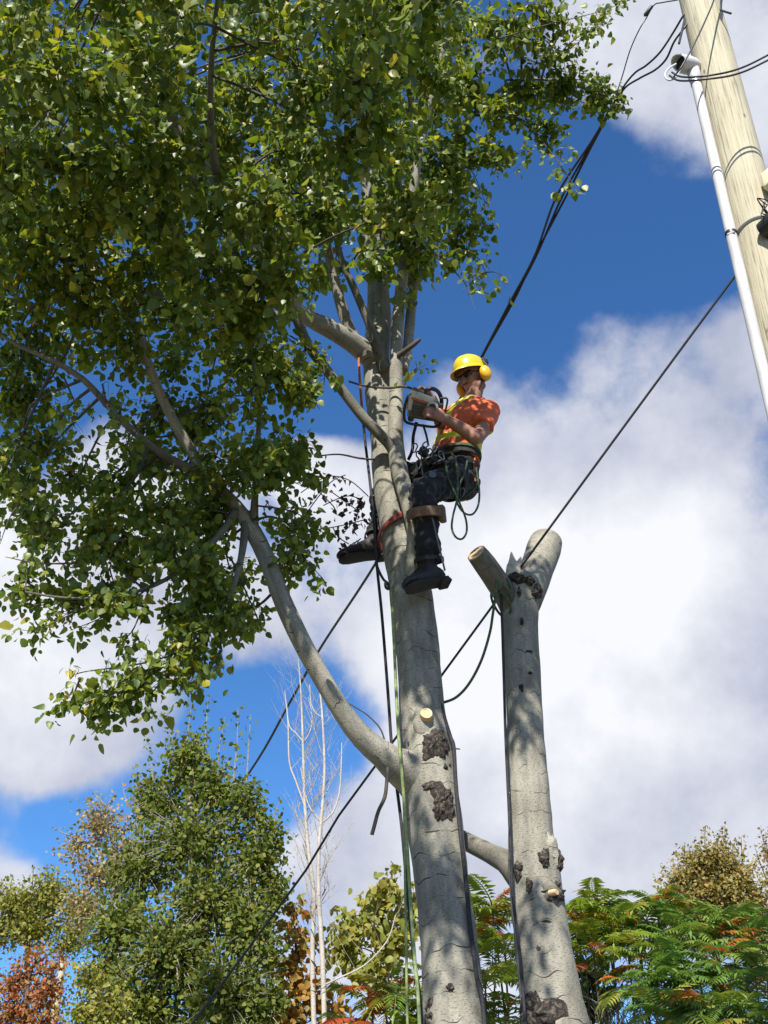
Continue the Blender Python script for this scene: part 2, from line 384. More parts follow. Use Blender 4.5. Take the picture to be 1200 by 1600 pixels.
LIMBS = {
 'side':  ([(646, 905, 5.72, 26), (647, 868, 5.665, 27), (648, 827, 5.63, 26), (634, 773, 5.63, 25), (622, 725, 5.64, 27), (618, 680, 5.66, 24), (619, 627, 5.68, 21), (619, 573, 5.68, 20), (621, 510, 5.68, 19), (629, 430, 5.64, 18), (640, 340, 5.55, 16), (655, 240, 5.4, 13), (680, 130, 5.2, 10), (705, 30, 5.0, 7), (720, -50, 4.9, 4)], 1),
 'fork':  ([(620, 722, 5.655, 13), (611, 698, 5.63, 18), (596, 681, 5.60, 18), (570, 655, 5.55, 17), (540, 617, 5.5, 16), (510, 578, 5.42, 16), (482, 540, 5.35, 16), (462, 495, 5.25, 15), (440, 460, 5.15, 14), (400, 400, 4.95, 13), (340, 330, 4.7, 12), (285, 260, 4.45, 10), (220, 180, 4.2, 8), (160, 90, 4.0, 5)], 2),
 'big':   ([(590, 565, 5.82, 34), (568, 548, 5.74, 34), (545, 532, 5.66, 31), (512, 512, 5.55, 30), (480, 496, 5.45, 26), (450, 470, 5.3, 22), (415, 410, 5.05, 20), (380, 345, 4.85, 18), (340, 285, 4.65, 17), (300, 235, 4.5, 17), (265, 175, 4.35, 16), (232, 115, 4.25, 15), (210, 70, 4.15, 12), (190, 0, 4.05, 10), (175, -80, 4.0, 6)], 1),
 'up':    ([(572, 555, 5.74, 22), (553, 530, 5.68, 20), (540, 500, 5.63, 18), (527, 455, 5.56, 17), (514, 400, 5.46, 15), (500, 330, 5.3, 13), (480, 240, 5.1, 11), (455, 140, 4.9, 9), (430, 40, 4.7, 7), (415, -50, 4.6, 4)], 1),
 'dark':  ([(603, 578, 5.72, 16), (592, 545, 5.68, 15), (574, 500, 5.6, 13), (553, 450, 5.5, 12), (535, 410, 5.42, 10), (520, 350, 5.3, 8), (500, 260, 5.1, 6), (470, 160, 4.9, 4)], 2),
 'right': ([(628, 580, 5.76, 15), (636, 550, 5.8, 16), (641, 500, 5.84, 16), (648, 430, 5.85, 15), (658, 350, 5.8, 13), (690, 260, 5.7, 11), (740, 180, 5.6, 8), (800, 130, 5.5, 6), (860, 125, 5.45, 4.5), (920, 140, 5.4, 3.5), (965, 145, 5.4, 2)], 1),
 'low':   ([(655, 1215, 5.8, 66), (622, 1196, 5.72, 54), (597, 1178, 5.67, 42), (566, 1152, 5.62, 36), (535, 1112, 5.57, 32), (502, 1058, 5.52, 30), (470, 1000, 5.46, 29), (440, 935, 5.42, 28), (415, 870, 5.4, 27), (396, 832, 5.38, 26), (368, 790, 5.35, 22), (325, 745, 5.3, 19), (290, 690, 5.2, 17), (262, 640, 5.1, 15), (240, 590, 5.0, 14), (215, 520, 4.8, 12), (180, 440, 4.6, 9), (150, 360, 4.4, 6)], 1),
 'lowb':  ([(325, 745, 5.3, 16), (270, 720, 5.15, 14), (215, 680, 5.0, 12), (170, 635, 4.9, 11), (130, 593, 4.8, 10), (85, 565, 4.7, 9), (30, 540, 4.6, 6), (-40, 500, 4.5, 4)], 2),
 'lowc':  ([(396, 832, 5.38, 15), (398, 780, 5.3, 11), (402, 700, 5.2, 9), (405, 640, 5.1, 7), (398, 580, 5.0, 6), (390, 500, 4.9, 4)], 2),
 'lowd':  ([(372, 795, 5.35, 14), (330, 850, 5.25, 9), (260, 905, 5.15, 7), (190, 930, 5.05, 5), (110, 935, 4.95, 4), (40, 925, 4.9, 3)], 2),
 'lowe':  ([(385, 815, 5.36, 14), (370, 900, 5.28, 9), (330, 980, 5.2, 7), (280, 1040, 5.12, 5), (200, 1075, 5.05, 4), (130, 1098, 5.0, 2.5)], 2),
 'west':  ([(480, 496, 5.45, 16), (400, 490, 5.3, 13), (300, 470, 5.1, 12), (200, 450, 4.9, 10), (100, 440, 4.7, 9), (60, 410, 4.6, 8), (0, 380, 4.5, 6), (-80, 350, 4.4, 3)], 2),
 'near':  ([(340, 285, 4.65, 13), (330, 200, 4.3, 11), (330, 100, 3.9, 9), (340, 0, 3.6, 7), (350, -120, 3.3, 4)], 2),
 'near2': ([(655, 240, 5.4, 9), (640, 150, 5.0, 8), (620, 60, 4.6, 6), (600, -60, 4.2, 4)], 2),
 'near3': ([(285, 260, 4.45, 8), (190, 230, 4.2, 7), (90, 190, 4.0, 6), (20, 120, 3.8, 4), (-40, 60, 3.6, 3)], 2),
}
limb_pts = []
for k, (pts, lv) in LIMBS.items():
    p, r = stem(pts, .06)
    s_ = 0.0
    for i_ in range(len(p)):
        if i_: s_ += (p[i_] - p[i_ - 1]).length
        r[i_] *= 1 + (0 if k == 'fork' else .30) * math.exp(-s_ / .09)
    mb = MB(); mb.tube(p, r, 18 if lv == 1 else 12, rough=.06, seed=sum(map(ord, k)) % 97 * .37)
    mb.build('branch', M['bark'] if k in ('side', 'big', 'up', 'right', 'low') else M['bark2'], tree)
    for q, rr in zip(p[3:], r[3:]): limb_pts.append((q, rr))
LP = np.array([tuple(q) for q, rr in limb_pts])

def lump(mb, c, rx, ry, rz, n=(.0, -1, 0), amp=.35, freq=22, nu=22, nv=14, sd=0.0, up=Vector((0, 0, 1))):
    """an uneven bulge: c centre, n the outward direction"""
    nn = Vector(n).normalized(); x = up.cross(nn).normalized(); z = nn.cross(x)
    V, F = [], []
    for i in range(nv + 1):
        th = math.pi * (i / nv - .5)
        for k in range(nu):
            ph = 2 * math.pi * k / nu
            l = Vector((rx * math.cos(th) * math.cos(ph), ry * math.cos(th) * math.sin(ph), rz * math.sin(th)))
            p = c + x * l.x + nn * l.y + z * l.z
            f = 1 + amp * (mnoise.noise(p * freq + Vector((sd, 0, 0))) + .6 * mnoise.noise(p * freq * 2.7))
            V.append(c + (p - c) * f)
    for i in range(nv):
        for k in range(nu):
            k2 = (k + 1) % nu
            F.append((i * nu + k, i * nu + k2, (i + 1) * nu + k2, (i + 1) * nu + k))
    mb.add(V, F, [[(V[q].x - c.x + sd * .31, V[q].z) for q in f] for f in F])

FR = Vector((0, -1, 0))
def surf(px, py, Yc, wpx, side=0.0):
    """point on the front of a round stem centred at Yc"""
    r = wpx * .5 * m_per_px(py, Yc)
    return at(px, py, Yc - r * .93)
def scar(px, py, Yc, w, rx, rz, ry=.02, name='bark_scar', par=None, m='scar', sd=0.0, amp=.35, yoff=0.0, n=None):
    """a ragged patch of rough bark lying on the front of a round stem"""
    k_ = m_per_px(py, Yc); r = w * .5 * k_; cpx = AXIS(py, par); ctr = at(cpx, py, Yc); th0 = math.asin(max(-.95, min(.95, (px - cpx) * k_ / r)))
    nr, na = 10, 48; V, F = [], []
    for i in range(nr + 1):
        for a_ in range(na):
            t = 2 * math.pi * a_ / na; f = i / nr
            out = 1 + .62 * mnoise.noise(Vector((math.cos(t) * 1.6, math.sin(t) * 1.6, sd * 3.7))) + .26 * mnoise.noise(Vector((math.cos(t) * 5, math.sin(t) * 5, sd * 3.7)))
            dx, dz = math.cos(t) * rx * f * out, math.sin(t) * rz * f * out
            q = Vector((dx * 40, dz * 40, sd)); h = ry * .55 * (1 - f ** 3) * (.55 + .9 * mnoise.noise(q) + .6 * mnoise.noise(q * 2.6)) + .003 * (1 - f) - (.010 if i == nr else 0)
            al = th0 + dx / r; rr = r * (1.06 - .09 * f ** 4) + h
            V.append(ctr + Vector((math.sin(al) * rr, -math.cos(al) * rr, dz)))
    for i in range(nr):
        for a_ in range(na):
            a2 = (a_ + 1) % na; F.append((i * na + a_, i * na + a2, (i + 1) * na + a2, (i + 1) * na + a_))
    mb = MB(); mb.add(V, F); return mb.build(name, M[m], par)
def AXIS(py, par):
    tb = TRUNK if par is tree else RT
    for (x0, y0, _, _), (x1, y1, _, _) in zip(tb[:-1], tb[1:]):
        if y1 <= py <= y0: return x0 + (x1 - x0) * (y0 - py) / (y0 - y1)
    return tb[0][0]
scar(678, 1178, YT, 82, .095, .10, .030, par=tree, sd=1)
scar(693, 1210, YT + .02, 82, .042, .06, .03, par=tree, sd=2)
scar(691, 1266, YT, 84, .075, .10, .034, par=tree, sd=9.4)
scar(672, 1243, YT, 84, .06, .022, .014, par=tree, sd=5)
scar(672, 1590, YT + .02, 95, .055, .085, .03, par=tree, sd=6)
scar(702, 1552, YT, 92, .02, .02, .012, par=tree, sd=7)
scar(583, 556, 5.8, 40, .035, .045, .03, par=tree, sd=9)
# collar with a fresh saw cut
mb = MB(); c0 = surf(662, 1128, YT, 73); lump(mb, c0, .055, .03, .08, (0, -1, 0), .25, 14, sd=3)
col_ = mb.build('branch_collar', M['bark'], tree)
cn = Vector((.05, -.75, .15)).normalized(); cc = at(666, 1116, YT - .155)
mb = MB(); mb.tube([cc + cn * -.06, cc + cn * .0, cc + cn * .012], [.037, .034, .031], 20); mb.build('cut_face', M['cutwood'], tree)
# dead stubs and twigs on the trunk
def twig(pts, par, m='twig', name='branch_stub'):
    p, r = stem(pts, .02); mb = MB(); mb.tube(p, r, 8, rough=.12, seed=pts[0][0]); return mb.build(name, M[m], par)
twig([(622, 556, 5.64, 10), (636, 546, 5.6, 9), (648, 537, 5.57, 8), (656, 530, 5.56, 6)], tree)
twig([(606, 1200, 5.6, 6), (604, 1225, 5.58, 6), (601, 1246, 5.57, 6.5), (591, 1268, 5.56, 6), (585, 1290, 5.55, 6), (581, 1304, 5.55, 6)], tree, name='hanging_twig')
twig([(700, 1170, 5.74, 3), (715, 1170, 5.74, 2.5), (719, 1171, 5.74, 2)], tree)
twig([(500, 712, 5.6, 2.5), (530, 710, 5.62, 2.5), (562, 716, 5.66, 3), (585, 718, 5.7, 3)], tree, name='thin_twig')
twig([(545, 596, 5.55, 3), (575, 604, 5.6, 3), (610, 606, 5.6, 4), (632, 604, 5.57, 4), (655, 612, 5.54, 3), (672, 622, 5.52, 2)], tree, name='thin_twig')
twig([(632, 604, 5.57, 4), (634, 592, 5.55, 4), (642, 584, 5.54, 3), (650, 576, 5.53, 2)], tree, name='thin_twig')
twig([(604, 1170, 5.66, 3), (595, 1140, 5.64, 2.5), (575, 1118, 5.62, 2), (555, 1105, 5.6, 2), (540, 1096, 5.6, 1.5)], tree, name='thin_twig')

# --- the crown: twigs grown from the limbs through rounded clumps, leaves along every twig
CL = []
def row(y, xs, Y0, Y1, r=.30, n=1.0):
    for i, x in enumerate(xs):
        CL.append((x + random.uniform(-14, 14), y + random.uniform(-14, 14), random.uniform(Y0, Y1), r * random.uniform(.85, 1.15), n))
row(250, [-70, 10, 90, 180, 270], 3.6, 4.2, .23, .8)
row(120, [-70, 30, 140, 240], 3.2, 3.7, .23, .7)
row(340, [-60, 30, 120, 200], 4.0, 4.5, .2, .9)
row(-110, [430, 520, 610, 690], 2.5, 3.3, .32, .6)  # rows above the frame: unseen crown clumps, added to shade the trunks
row(-20, [570, 650], 2.7, 3.5, .26, .6)
row(-220, [350, 450, 550, 650], 2.4, 3.6, .38, .5)
row(-140, [-60, 60, 180, 300, 420, 540, 660], 3.2, 4.6, .36, .55)
row(-60, [-90, 20, 130, 250, 370, 490, 600, 700], 3.0, 4.6, .34, .6)
row(30, [-40, 60, 170, 280, 390, 490, 590, 690], 3.4, 4.8, .28, .7)
row(40, [20, 150, 260, 360, 470, 560, 650, 730], 4.9, 5.9, .32)
row(130, [-30, 70, 170, 270, 380, 480, 580, 670], 3.5, 4.9, .28)
row(150, [20, 130, 240, 350, 450, 550, 640, 700], 5.0, 6.0, .30)
row(230, [-20, 70, 170, 260, 350, 450, 540, 630], 3.7, 5.1, .27)
row(260, [40, 150, 250, 340, 440, 530, 620, 690], 5.1, 6.1, .28)
row(330, [-20, 60, 150, 250, 340, 420, 500, 645], 4.0, 5.2, .26)
row(350, [30, 130, 230, 320, 410, 480, 670], 5.1, 6.1, .26)
row(430, [-20, 60, 140, 230, 310, 390, 450], 4.2, 5.4, .25)
row(500, [0, 70, 160, 250, 340, 400], 4.5, 5.7, .24)
row(560, [10, 60, 200, 290, 370, 420], 4.7, 5.8, .20)
row(630, [10, 70, 240, 320, 375], 4.8, 5.8, .19)
row(690, [30, 90, 220, 300, 390, 440], 4.9, 5.9, .17, .95)
row(715, [20, 250, 330], 4.8, 5.3, .15, .8)
row(790, [60, 180, 270, 330], 4.9, 5.35, .15, .8)
row(850, [130, 190, 260, 320], 4.9, 5.4, .14, .8)
row(915, [60, 120, 180, 300], 4.9, 5.4, .11, .8)
row(980, [300, 350], 5.1, 5.4, .10, .8)
row(750, [40, 120, 200, 290, 365, 440], 5.0, 5.9, .17, 1.0)
row(820, [80, 160, 240, 310, 350, 455], 5.1, 5.9, .16, 1.0)
row(880, [230, 290, 350, 470], 5.2, 5.9, .14, .9)
row(945, [270, 330, 385], 5.2, 5.8, .12, .9)
for (x, y, Y, r, n) in [(735, 130, 5.5, .17, 1.0), (720, 210, 5.5, .16, .9), (690, 300, 5.6, .19, 1.0), (720, 365, 5.7, .14, .8), (650, 420, 5.75, .14, .8), (770, 60, 5.3, .19, .9),
                        (600, 330, 5.2, .2, 1.0), (580, 400, 5.3, .12, .8), (460, 600, 5.3, .12, .7), (430, 560, 5.2, .14, .8),
                        (600, 400, 6.0, .16, .9), (545, 340, 5.9, .2, 1.0), (500, 420, 5.9, .16, .9)]:
    CL.append((x, y, Y, r, n))
for (x, y, Y, r, n) in [(800, 40, 5.1, .15, .8), (850, 20, 5.0, .14, .7), (820, 150, 5.5, .13, .8), (780, 185, 5.5, .14, .8), (870, 145, 5.45, .11, .7), (930, 145, 5.4, .10, .7), (850, 200, 5.5, .10, .6), (755, 240, 5.55, .12, .7), (700, 270, 5.6, .16, .8), (230, 1060, 5.1, .07, .5), (165, 1085, 5.05, .06, .4), (300, 1010, 5.15, .10, .7)]:
    CL.append((x, y, Y, r, n))
leafP, leafD, leafN, leafS = [], [], [], []
twigs = MB()
def add_leaf(p, d, s):
    n = Vector((random.gauss(0, 1), random.gauss(0, 1), random.gauss(0, .8))); leafP.append(p); leafD.append(d); leafN.append(n); leafS.append(s)
def leafy_twig(a, b, n, sag=.05, size=.050, sp=.040, r0=.0035):
    mid = (a + b) / 2 + Vector((random.gauss(0, .03), random.gauss(0, .03), random.gauss(.02, .02)))
    b2 = b + Vector((0, 0, -sag)); ax = (b2 - a)
    pts = cat_rom([a, mid, b2], sub=3)
    twigs.tube(pts, [r0 * (1 - .7 * i / (len(pts) - 1)) for i in range(len(pts))], 4, cap=False)
    for i in range(n):
        t = random.random() ** .65
        k = t * (len(pts) - 1); j = min(int(k), len(pts) - 2); q = pts[j].lerp(pts[j + 1], k - j)
        off = Vector((random.gauss(0, sp), random.gauss(0, sp), random.gauss(-.02, sp)))
        d = off * 12 + ax.normalized() * .35 + Vector((0, 0, -.75)) + Vector((random.gauss(0, .35), random.gauss(0, .35), random.gauss(0, .35)))
        add_leaf(q + off, d, size * random.choice((.65, .8, .95, 1.05, 1.2)) * random.uniform(.85, 1.12))
for (x, y, Y, r, dn) in CL:
    c = at(x, y, Y)
    j = int(np.argmin(np.sum((LP - np.array(c)) ** 2, 1))); root, rr = limb_pts[j]
    if (root - c).length > .08:
        mid = root.lerp(c, .5) + Vector((random.gauss(0, .05), random.gauss(0, .05), random.gauss(.04, .05)))
        pp = cat_rom([root, mid, c], sub=5); r1 = min(rr * .7, .010)
        twigs.tube(pp, [r1 * (1 - .6 * i / (len(pp) - 1)) for i in range(len(pp))], 6, cap=False)
    nt_ = int(11.5 * dn * (r / .27) ** 1.6) + 4
    for k in range(nt_):
        d = Vector((random.gauss(0, 1), random.gauss(0, 1.15), random.gauss(0, .85))).normalized()
        tip = c + d * r * random.uniform(.55, 1.2); start = c + d * r * random.uniform(.0, .35)
        leafy_twig(start, tip, int(random.uniform(20, 32)), sag=random.uniform(0, .06), size=.050 if y < 520 else .042)
# sprays that stand free of the mass: (path in photo pixels, Y, leaves)
SPR = [([(800, 130), (860, 120), (930, 130), (978, 150)], 5.45, 62), ([(840, 130), (880, 150), (930, 165), (965, 175)], 5.5, 48), ([(760, 150), (820, 190), (870, 205)], 5.5, 46),
       ([(800, 175), (850, 225), (880, 265), (905, 300)], 5.5, 34), ([(730, 200), (790, 235), (815, 240)], 5.55, 34), ([(700, 220), (735, 262), (760, 320)], 5.6, 30),
       ([(690, 330), (740, 345), (772, 350)], 5.6, 30), ([(690, 380), (740, 395), (765, 440)], 5.65, 26), ([(680, 400), (725, 440), (742, 485)], 5.65, 22), ([(740, 430), (775, 425), (795, 445)], 5.6, 13),
       ([(650, 400), (640, 440), (632, 470)], 5.6, 16), ([(780, 60), (850, 40), (930, 20), (985, 0)], 5.0, 62), ([(850, 60), (880, 80), (930, 45)], 5.1, 36), ([(800, 30), (855, 60), (865, 90)], 5.1, 24),
       ([(870, 90), (900, 60), (960, 30)], 5.2, 30), ([(700, 140), (790, 150), (850, 150), (900, 150)], 5.5, 56), ([(820, 90), (870, 110), (920, 115)], 5.3, 40), ([(640, 260), (700, 280), (740, 300)], 5.7, 34),
       ([(420, 540), (470, 600), (500, 640)], 5.2, 34), ([(430, 510), (500, 560), (505, 615)], 5.3, 34), ([(470, 560), (490, 590), (520, 560)], 5.3, 20), ([(400, 700), (450, 690), (485, 705)], 5.3, 30),
       ([(400, 790), (460, 800), (500, 830)], 5.3, 36), ([(430, 860), (470, 870), (505, 905)], 5.3, 22), ([(420, 760), (470, 740), (500, 745)], 5.3, 26), ([(360, 870), (400, 960), (410, 985)], 5.3, 24),
       ([(200, 930), (120, 940), (50, 945), (5, 930)], 5.0, 62), ([(160, 935), (90, 970), (45, 990)], 5.0, 24), ([(250, 905), (180, 955), (110, 985)], 5.1, 30), ([(120, 880), (60, 880), (8, 870)], 4.9, 20), ([(230, 840), (150, 850), (100, 870)], 5.0, 28),
       ([(330, 960), (280, 1025), (220, 1060), (150, 1092), (105, 1108)], 5.1, 60), ([(300, 1010), (230, 1035), (130, 1050), (118, 1058)], 5.1, 28), ([(280, 1025), (200, 1065), (165, 1100)], 5.1, 30), ([(330, 960), (320, 1020), (300, 1050), (290, 1080)], 5.15, 26),
       ([(340, 960), (345, 1020), (330, 1060)], 5.15, 18), ([(270, 1050), (240, 1080), (235, 1115)], 5.1, 18), ([(125, 1060), (115, 1085), (105, 1108)], 5.05, 14), ([(60, 760), (20, 800), (0, 850)], 4.9, 26), ([(90, 800), (60, 830), (90, 850)], 4.9, 18),
       ([(240, 900), (210, 980), (190, 1000)], 5.1, 18), ([(640, 590), (650, 580), (655, 574)], 5.54, 5), ([(250, 640), (200, 690), (210, 720)], 4.9, 20), ([(100, 590), (120, 640), (115, 665)], 4.8, 20), ([(160, 600), (170, 640), (190, 660)], 4.8, 12)]
for pts, Y, n in SPR:
    p3 = cat_rom([at(x, y, Y + random.uniform(-.05, .05)) for x, y in pts], sub=4)
    twigs.tube(p3, [.006 * (1 - .75 * i / (len(p3) - 1)) for i in range(len(p3))], 5, cap=False)
    for k in range(n // 4 + 1):
        j = random.randint(0, len(p3) - 2); a = p3[j]
        d = Vector((random.gauss(0, 1), random.gauss(0, 1), random.gauss(-.3, .8))).normalized()
        leafy_twig(a, a + d * random.uniform(.05, .15), 9, sag=.02, size=.050 if pts[0][1] < 480 else .043, sp=.030, r0=.002)
twigs.build('twigs', M['twig'], tree)['kind'] = 'stuff'
P = np.array([tuple(p) for p in leafP]); D = np.array([tuple(p) for p in leafD]); N = np.array([tuple(p) for p in leafN]); S = np.array(leafS)
# the 300 that show largest are parts of their own
rel = P - np.array(CAM); zc = rel[:, 1] * CP + rel[:, 2] * SP; vv = (rel[:, 2] * CP - rel[:, 1] * SP) / zc; uu = rel[:, 0] / zc
inside = (np.abs(uu) < 600 / FPX) & (np.abs(vv) < 800 / FPX)
F3 = leaf_frames(P, D, N, S); fac = np.abs(np.sum(F3[:, :, 2] * rel, 1)) / (np.linalg.norm(rel, axis=1) * S)
order = np.argsort(-np.where(inside, S / zc * (.4 + fac), 0)); solo = order[:300]; rest = order[300:]
print('LEAVES', len(P))
crown = link('crown', leaves_mesh('crown', LEAF_BROAD, P[rest] - np.array(TREE_BASE), F3[rest], M['leaf']), tree, TREE_BASE); crown['kind'] = 'stuff'
lms = []
for k in range(8):
    tv = LEAF_BROAD[0].copy() * rng.uniform(.82, 1.15, 3); tv[:, 0] += rng.normal(0, .1) * tv[:, 1] ** 2; tv[:, 2] += rng.uniform(-.4, .15) * tv[:, 1] ** 2 + rng.uniform(-.3, .8) * tv[:, 0] ** 2 + rng.normal(0, .02, len(tv))
    lms.append(arrays_mesh('leaf', tv, LEAF_BROAD[1], M['leaf']))
for i in solo:
    o = bpy.data.objects.new('leaf', lms[int(i) % 8]); COL.objects.link(o); o.parent = tree
    mm = Matrix(F3[i].tolist()).to_4x4(); mm.translation = Vector(P[i]) - TREE_BASE; o.matrix_local = mm
# withered twig beside the climber's boot
dt = MB(); dP, dD, dN, dS = [], [], [], []
for pts, n in [([(470, 770), (510, 745), (545, 750), (575, 775)], 0), ([(480, 800), (515, 755), (540, 742)], 16), ([(505, 790), (540, 775), (565, 780)], 20), ([(520, 770), (548, 790), (562, 800)], 16), ([(480, 830), (530, 822), (570, 812)], 30), ([(520, 824), (530, 840), (545, 850)], 10), ([(555, 815), (560, 800), (565, 790)], 8), ([(500, 770), (520, 790), (525, 800)], 10)]:
    p3 = cat_rom([at(x, y, 5.62) for x, y in pts], sub=4); dt.tube(p3, .0035, 4, cap=False)
    for k in range(n):
        q = random.choice(p3[2:]); dP.append(tuple(q + Vector((random.gauss(0, .02), random.gauss(0, .02), random.gauss(-.01, .018))))); dD.append((random.gauss(0, .6), random.gauss(0, .6), -.8)); dN.append((random.gauss(0, 1), random.gauss(0, 1), random.gauss(0, 1))); dS.append(random.uniform(.028, .045))
dt.build('dead_twigs', M['twig'], tree)['kind'] = 'stuff'
dP = np.array(dP); link('withered_leaves', leaves_mesh('withered_leaves', LEAF_SMALL, dP - np.array(TREE_BASE), leaf_frames(dP, np.array(dD), np.array(dN), np.array(dS)), M['deadleaf']), tree, TREE_BASE)['kind'] = 'stuff'

# ------------------------------------------------------------------ the cut-back trunk on the right
YR = 5.8
RT = RT_ = [(868, 1600, YR, 104), (858, 1540, YR, 96), (845, 1450, YR, 86), (838, 1390, YR, 82), (832, 1340, YR, 80), (828, 1290, YR, 68), (824, 1200, YR, 60), (819, 1100, YR, 56), (814, 1010, YR, 55), (812, 950, YR, 60), (813, 918, YR, 64), (815, 906, YR, 58), (816, 900, YR, 40)]
P_, r_ = stem(RT)
d0 = (P_[0] - P_[6]).normalized(); d0 = d0 / -d0.z
low = [P_[0] + d0 * (P_[0].z + .25) * k for k in (1.0, .93, .8, .6, .4, .2)]
P_ = low + P_; r_ = [r_[0] * k for k in (1.5, 1.25, 1.1, 1.05, 1.03, 1.01)] + r_
CB = Vector((low[0].x, low[0].y, 0))
cut = thing('cut_poplar', 'topped poplar trunk with two sawn stubs forking at its top', 'tree', CB)
mb = MB(); mb.tube(P_, r_, 48, rough=.085, seed=31); mb.build('trunk', M['bark'], cut)
def sawn(pts, name, m, par, n=24, tilt=None):
    p, r = stem(pts, .03); mb = MB(); mb.tube(p, r, n, rough=.05, seed=pts[0][0] * .1)
    o = mb.build(name, M[m], par)
    t = (p[-1] - p[-3]).normalized(); mb = MB(); e = p[-1] - t * .012
    mb.tube([e, e + t * .008, e + t * .015], [r[-1] * 1.0, r[-1] * .97, r[-1] * .9], n); mb.build('cut_face', M['cutwood'], o); return o
sawn([(800, 955, 5.78, 34), (790, 930, 5.74, 38), (776, 908, 5.68, 38), (758, 882, 5.6, 36), (744, 864, 5.54, 32)], 'stub', 'bark2', cut)  # left stub: darker bark colour stands in for its shade
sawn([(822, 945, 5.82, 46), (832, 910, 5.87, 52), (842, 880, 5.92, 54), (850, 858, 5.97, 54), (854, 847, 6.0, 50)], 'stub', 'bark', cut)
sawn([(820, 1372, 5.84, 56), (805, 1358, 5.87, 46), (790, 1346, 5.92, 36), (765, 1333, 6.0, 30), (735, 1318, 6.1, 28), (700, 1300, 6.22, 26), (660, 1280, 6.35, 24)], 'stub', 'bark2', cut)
for i, (x, y, rx, rz, ry, am) in enumerate([(800, 916, .055, .03, .03, .4), (818, 922, .06, .03, .04, .4), (838, 934, .05, .05, .03, .4), (808, 940, .012, .03, .01, .4), (862, 1402, .075, .06, .04, .4), (846, 1352, .03, .05, .02, .4), (806, 1368, .03, .045, .02, .3), (872, 1350, .03, .05, .025, .3), (812, 985, .009, .022, .008, .4), (832, 1590, .13, .12, .03, .4), (812, 1085, .012, .022, .006, .4), (850, 1450, .03, .010, .008, .3), (838, 1493, .016, .022, .008, .4), (826, 1063, .012, .007, .006, .3), (824, 1030, .022, .006, .006, .3), (822, 1393, .02, .04, .015, .4)]):
    scar(x, y, YR, 66 if y < 1000 else (58 if y < 1200 else 100 if y > 1550 else 84), rx, rz, ry, par=cut, sd=20 + i * 1.7, amp=am)
mb = MB(); lump(mb, at(857, 1330, 5.74), .045, .055, .10, (.4, -1, 0), .42, 17, sd=50); mb.build('burl', M['bark'], cut)
mb = MB(); lump(mb, at(860, 1398, 5.70), .05, .045, .06, (.2, -1, 0), .45, 19, sd=51); mb.build('burl', M['bark2'], cut)
cn = Vector((.75, -.6, .05)).normalized(); cc = at(868, 1394, 5.645)
mb = MB(); mb.tube([cc - cn * .03, cc, cc + cn * .008], [.021, .02, .018], 18, flat=(1, .75)); mb.build('cut_face', M['cutwood'], cut)
cn = Vector((.0, -.8, .5)).normalized(); cc = at(816, 902, 5.69)
mb = MB(); mb.tube([cc - cn * .03, cc, cc + cn * .008], [.03, .028, .022], 18, flat=(.6, 1)); mb.build('cut_face', M['cutwood'], cut)
scar_r = MB(); lump(scar_r, at(812, 908, 5.735), .075, .05, .03, (0, -1, 0), .45, 26, sd=77); scar_r.build('torn_bark', M['scar'], cut)
M['splinter'] = plain('torn_wood', (.42, .37, .28), .8, .3, 40, bump=.3)
for pts in ([(802, 905, 5.70, 26), (802, 885, 5.71, 20), (800, 873, 5.72, 9), (799, 862, 5.725, 1)], [(806, 898, 5.74, 18), (811, 880, 5.76, 9), (814, 870, 5.77, 1)], [(796, 900, 5.73, 14), (795, 885, 5.74, 8), (797, 876, 5.74, 1)]):
    p, r = stem(pts, .012); mb = MB(); mb.tube(p, r, 7, flat=(.35, 1), rough=.2); mb.build('splinter', M['splinter'], cut)
# ------------------------------------------------------------------ utility pole, conduit, cables
def woodmat(name, a, b, c):
    m, nt, bs = mat(name); L = nt.links
    t = nt.nodes.new('ShaderNodeTexCoord'); mp = nt.nodes.new('ShaderNodeMapping'); mp.inputs['Scale'].default_value = (95, 95, 3.0); L.new(t.outputs['Object'], mp.inputs[0])
    n = nd(nt, 'ShaderNodeTexNoise', Scale=1.0, Detail=6.0, Roughness=.6); L.new(mp.outputs[0], n.inputs['Vector'])
    n2 = nd(nt, 'ShaderNodeTexNoise', Scale=2.2, Detail=3.0); L.new(t.outputs['Object'], n2.inputs['Vector'])
    ad = nd(nt, 'ShaderNodeMath', operation='MULTIPLY_ADD'); L.new(n2.outputs[0], ad.inputs[0]); ad.inputs[1].default_value = .35; L.new(n.outputs[0], ad.inputs[2])
    base = ramp(nt, ad.outputs[0], [(.50, c), (.60, b), (.80, a)])
    vo = nd(nt, 'ShaderNodeTexVoronoi', Scale=1.0); mp2 = nt.nodes.new('ShaderNodeMapping'); mp2.inputs['Scale'].default_value = (9, 9, 3.4); L.new(t.outputs['Object'], mp2.inputs[0]); L.new(mp2.outputs[0], vo.inputs['Vector'])
    k = nd(nt, 'ShaderNodeMapRange', From_Min=.05, From_Max=.10, To_Min=.85, To_Max=0.0); L.new(vo.outputs['Distance'], k.inputs['Value'])
    mx = nd(nt, 'ShaderNodeMix', data_type='RGBA'); L.new(k.outputs[0], mx.inputs['Factor']); L.new(base, mx.inputs['A']); mx.inputs['B'].default_value = (.10, .075, .045, 1)
    L.new(mx.outputs['Result'], bs.inputs['Base Color']); bs.inputs['Roughness'].default_value = .85
    bp = nd(nt, 'ShaderNodeBump', Strength=.8, Distance=.006); L.new(n.outputs[0], bp.inputs['Height']); L.new(bp.outputs[0], bs.inputs['Normal'])
    return m
M['polewood'] = woodmat('pale_pole_wood', (.43, .395, .29), (.35, .318, .228), (.19, .168, .12))
M['pvc'] = plain('grey_white_pvc', (.47, .47, .49), .5, .14, 5)
